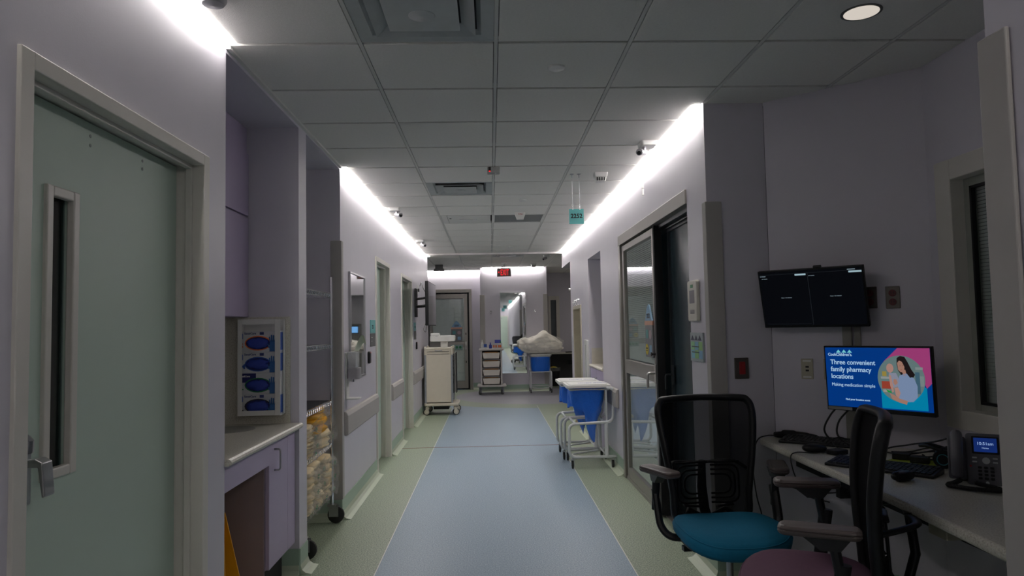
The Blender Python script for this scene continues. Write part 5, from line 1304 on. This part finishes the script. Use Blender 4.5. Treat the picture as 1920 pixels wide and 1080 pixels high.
b = MB(); b.prism([(-.008, .130), (.069, .130), (.069, .186), (-.008, .186)], lambda a, c: TP(a, c, .001), lambda a, c: TP(a, c, .0015)); b.build('screen', emit('phone_screen', (16, 38, 96), 1.), body)
xd = Vector((1, 0, 0)); yd = (tilt.to_3x3() @ Vector((0, 0, 1)))
text('screen_text', '10:51am', .0165, plane_M(TP(.030, .158, .002), xd, yd), emit('phone_text', (150, 176, 220), 1.), body, 0, 'CENTER')
text('screen_text', 'Home', .009, plane_M(TP(.030, .143, .002), xd, yd), emit('phone_text', (0, 0, 0), 1.), body, 0, 'CENTER')
b = MB(); q = [TP(.030+.013*cos(2*pi*k/24), .096+.013*sin(2*pi*k/24), .003) for k in range(24)]; q0 = [TP(.030+.013*cos(2*pi*k/24), .096+.013*sin(2*pi*k/24), 0) for k in range(24)]
v1 = [b.bm.verts.new(p) for p in q]; v0 = [b.bm.verts.new(p) for p in q0]; b.bm.faces.new(v1)
for k in range(24): b.bm.faces.new((v0[k], v0[(k+1) % 24], v1[(k+1) % 24], v1[k]))
b.build('navigation_ring', mat('silver_buttons', lin((170, 172, 176)), .35, .3), body)
for k, (x, z) in enumerate(((-.008, .106), (-.008, .090), (.060, .106), (.060, .090))):
    b = MB(); b.prism(rrect(x-.008, x+.008, z-.003, z+.003, .0015, 2), lambda a, c: TP(a, c, 0), lambda a, c: TP(a, c, .003)); b.build('soft_key', mat('silver_buttons', (0, 0, 0)), body)
b = MB(); b.prism(ellipse(-.022, .072, .004, .004, 10), lambda a, c: TP(a, c, 0), lambda a, c: TP(a, c, .003)); b.build('red_key', RED, body)
for r_ in range(4):
    for c_ in range(3):
        x, z = .008+.020*c_, .068-.014*r_
        b = MB(); b.prism(rrect(x-.0065, x+.0065, z-.0045, z+.0045, .002, 2), lambda a, c: TP(a, c, 0), lambda a, c: TP(a, c, .003)); b.build('number_key', BLACK, body)
b = MB(); b.prism(ellipse(.03, .010, .006, .006, 14), lambda a, c: TP(a, c, 0), lambda a, c: TP(a, c, .003)); b.build('speaker_key', mat('silver_buttons', (0, 0, 0)), body)
b = MB()
hp = [TP(-.067, .03, .022), TP(-.067, .06, .034), TP(-.067, .11, .038), TP(-.067, .16, .034), TP(-.067, .19, .024)]
b.tube(smooth_path(hp, 4), [.032, .031, .029, .027, .025, .025, .025, .025, .025, .025, .025, .025, .026, .028, .030, .032, .032][:17], 12, ry=.022); b.build('handset', PB_, t, smooth=40)
co = MB(); pth = smooth_path([(-.06, -.01, .015), (-.085, -.06, .010), (-.10, -.10, .010), (-.03, -.135, .010), (.05, -.13, .010), (.06, -.10, .010), (-.01, -.03, .012)], 16)
hel = []
for i, p in enumerate(pth):
    for k in range(3): hel.append(p)
b = MB(); b.tube(pth, .0075, 8); b.build('coiled_cord', CAB, t, smooth=True)
b = MB()
tot = len(pth)
hl = []
for i in range(tot-1):
    for k in range(6):
        f_ = k/6; p = pth[i]*(1-f_)+pth[i+1]*f_; tdir = (pth[i+1]-pth[i]).normalized(); side = tdir.cross(Vector((0, 0, 1))).normalized(); a = (i*6+k)*2*pi/5
        hl.append(p + side*cos(a)*.0085 + Vector((0, 0, 1))*sin(a)*.0085)
b.tube(hl, .0016, 4); b.build('cord_coil', CAB, t)

# ------------------------------------------------------------------ task chairs
def task_chair(loc, rz, seatmat, lab, armz=(.70, .70), seat_h=.47, recl=.16, pad_toe=.35, sw=.255, bh=1., ay=0.):
    """faces -y; origin on the floor under the seat centre"""
    t = thing('task_chair', lab, 'chair', loc, rz)
    # base
    for k in range(5):
        a = 2*pi*k/5+.3
        b = MB(); b.tube([(0.03*cos(a), .03*sin(a), .10), (.16*cos(a), .16*sin(a), .085), (.30*cos(a), .30*sin(a), .065)], [.024, .020, .014], 8, ry=.016); lg = b.build('base_leg', BLACK, t, smooth=40)
        f = MB(); x, y = .30*cos(a), .30*sin(a)
        for s in (-1, 1):
            off = Vector((-sin(a), cos(a), 0))*s*.014
            f.cyl(Vector((x, y, .027))+off*.5, Vector((x, y, .027))+off*1.6, .027, 16)
        f.cyl((x, y, .03), (x, y, .075), .006, 8); f.build('caster', RUBBER, lg, smooth=40)
    b = MB(); b.cyl((0, 0, .07), (0, 0, .16), .034, 16); b.cyl((0, 0, .16), (0, 0, seat_h-.12), .016, 16); b.build('gas_lift', STEEL, t, smooth=40)
    b = MB(); b.prx([(-.10, seat_h-.075), (.20, seat_h-.075), (.16, seat_h-.125), (.03, seat_h-.145), (-.06, seat_h-.125)], -.085, .085); b.box(-.20, .20, -.03, .05, seat_h-.072, seat_h-.055); b.build('mechanism', BLACK, t, bevel=.006)
    b = MB(); b.cyl((-.09, .0, seat_h-.10), (-.20, -.02, seat_h-.10), .009, 8); b.box(-.235, -.195, -.035, .0, seat_h-.112, seat_h-.09); b.build('tilt_lever', BLACK, t)
    # seat cushion
    b = MB(); N = 40
    def outline(a, k=1.):
        c_, s_ = cos(a), sin(a); e = 3.4; r = (abs(c_)**e+abs(s_)**e)**(-1/e)
        x = sw*r*c_*k; y = .245*r*s_*k
        x *= 1+.06*(-y/.245)          # wider at the front
        return x, y
    def seat(u, v):
        a = 2*pi*u
        if v < .5: k = .001 + (v/.5)*.93; zz = 1.
        else: k = .93+.07*sin((v-.5)/.5*pi); zz = 1.
        prof = [(0, 1), (.5, 1), (.80, .97), (.93, .86), (1.0, .55), (.985, .20), (.93, .0)]
        i = min(int(v*6), 5); f_ = v*6-i; k = prof[i][0]*(1-f_)+prof[i+1][0]*f_; hz = prof[i][1]*(1-f_)+prof[i+1][1]*f_
        x, y = outline(a, max(k, .002)); 
        yy = -y/.245
        z = seat_h-.075 + .085*hz - .035*max(0, yy)**3 + .012*(abs(x)/sw)**2 - .006*(1-(x/sw)**2)
        return (x, y-.0, z)
    b.grid(seat, N, 19, True); g = [v for v in b.bm.verts]
    b.build('seat_cushion', seatmat, t, smooth=True)
    b = MB(); b.tube([(lambda p: (p[0]*1.004, p[1]*1.004, p[2]))(seat(k/48, .56)) for k in range(48)], .003, 6, closed=True); b.build('seat_piping', seatmat, t, smooth=True)
    b = MB(); b.prz([outline(2*pi*k/32, .90) for k in range(32)], seat_h-.082, seat_h-.070); b.build('seat_pan', BLACK, t)
    # backrest: reclined frame
    def BK(x, h, d=0.):   # h up the back from seat, curved
        h = h*bh
        y = .245 + recl*(h-.02)*1.0 + .05*sin(min(1, max(0, h/.62))*pi)*-.6
        return Vector((x, y - .10*(x/.25)**2*.35 + d, seat_h+h))
    outl = [(-.19, -.02), (-.20, .10), (-.212, .20), (-.232, .34), (-.250, .48), (-.252, .56), (-.238, .60), (-.20, .615), (0, .620),
            (.20, .615), (.238, .60), (.252, .56), (.250, .48), (.232, .34), (.212, .20), (.20, .10), (.19, -.02), (.10, -.035), (-.10, -.035)]
    pth_ = [BK(*p) for p in outl]; cl = []
    n_ = len(pth_)
    for i in range(n_):
        p0, p1, p2, p3 = pth_[i-1], pth_[i], pth_[(i+1) % n_], pth_[(i+2) % n_]
        for j in range(4):
            u = j/4; cl.append(.5*((2*p1)+(p2-p0)*u+(2*p0-5*p1+4*p2-p3)*u*u+(3*p1-p0-3*p2+p3)*u**3))
    b = MB(); b.tube(cl, .024, 10, closed=True, ry=.018); b.build('back_frame', BLACK, t, smooth=True)
    b = MB()
    def mesh_(u, v):
        h = -.02+.62*v
        hw = .19 + (.012 if h < .1 else 0)
        ks = [(-.05, .19), (.10, .20), (.20, .212), (.34, .232), (.48, .248), (.60, .235)]
        for (h0, w0), (h1_, w1_) in zip(ks, ks[1:]):
            if h0 <= h <= h1_+1e-6: hw = w0+(w1_-w0)*(h-h0)/(h1_-h0)
        x = (u*2-1)*(hw-.004)
        return BK(x, h, .0)
    b.grid(mesh_, 13, 15); b.build('mesh_panel', MESHF, t, smooth=True)
    b = MB()   # lumbar carrier: two mirrored stacks of curved bars
    for s in (-1, 1):
        for k, (w_, h0, h1_) in enumerate(((.165, .04, .245), (.145, .065, .220), (.125, .09, .195))):
            b.tube(fillet([BK(s*.02, h1_, .03), BK(s*w_, h1_, .03), BK(s*w_, h0, .03), BK(s*.02, h0, .03)], .05, 5), .0055, 6)
        b.tube([BK(s*.012, .262, .03), BK(s*.17, .262, .03)], .012, 8, ry=.006)
        b.tube([BK(s*.05, .02, .03), BK(s*.13, .03, .03)], .022, 8, ry=.006)
    b.build('lumbar_support', BLACK, t, smooth=True)
    b = MB()   # spine and rear yoke
    b.tube([(0, .10, seat_h-.10), (0, .24, seat_h-.09), (0, .33, seat_h-.01), (0, .36, seat_h+.10), (0, .345, seat_h+.24)], [.030, .030, .028, .026, .02], 10, ry=.016)
    for s in (-1, 1): b.tube(smooth_path([(0, .345, seat_h+.23), (s*.09, .35, seat_h+.235), (s*.17, .325, seat_h+.235), BK(s*.21, .22, .005)]), .016, 8, ry=.008)
    for s in (-1, 1): b.tube([(s*.03, .30, seat_h-.04), (s*.10, .285, seat_h+.0), BK(s*.13, -.03, .0)], .014, 8)
    b.build('spine', BLACK, t, smooth=True)
    # arms
    for s, az in ((-1, armz[0]), (1, armz[1])):
        b = MB(); b.tube(fillet([(s*.08, .03, seat_h-.085), (s*.27, .035+ay*.4, seat_h-.075), (s*.305, .04+ay*.6, seat_h-.03), (s*.31, .05+ay, az-.12)], .05), .026, 10, ry=.018)
        b.tube([(s*.31, .048+ay, az-.22), (s*.31, .02+ay, az-.045)], .017, 10, ry=.020)
        b.prism([(-.075+ay, az-.032), (.075+ay, az-.032), (.04+ay, az-.075), (-.02+ay, az-.075)], lambda a, c, s=s: (s*.31-.022, a, c), lambda a, c, s=s: (s*.31+.022, a, c))
        am = b.build('arm_post', BLACK, t, smooth=35)
        Mt = Matrix.Translation((s*.305, -.02+ay, az)) @ Matrix.Rotation(-s*pad_toe, 4, 'Z')
        b = MB(); pr = rrect(-.048, .048, -.13, .13, .03)
        b.prism(pr, lambda a, c: Mt @ Vector((a*.85, c*.95, -.034)), lambda a, c: Mt @ Vector((a, c, -.008 - .010*abs(c/.13)**2)))
        b.prism(pr, lambda a, c: Mt @ Vector((a, c, -.008-.010*abs(c/.13)**2)), lambda a, c: Mt @ Vector((a*.85, c*.95, .006-.010*abs(c/.13)**2)))
        b.build('arm_pad', ARMP, am, bevel=.008, seg=3)
    return t
task_chair((1.135, 3.42, 0), .05, BLUESEAT, 'black mesh task chair with teal blue seat beside the doorway', (.74, .74), .48, bh=.93, ay=.12)
task_chair((1.145, 2.60, 0), radians(-111), PURSEAT, 'black mesh task chair with plum seat turned away to the left, nearest the viewer', (.81, .785), .53, pad_toe=.1, recl=.07, bh=.94, ay=.05)
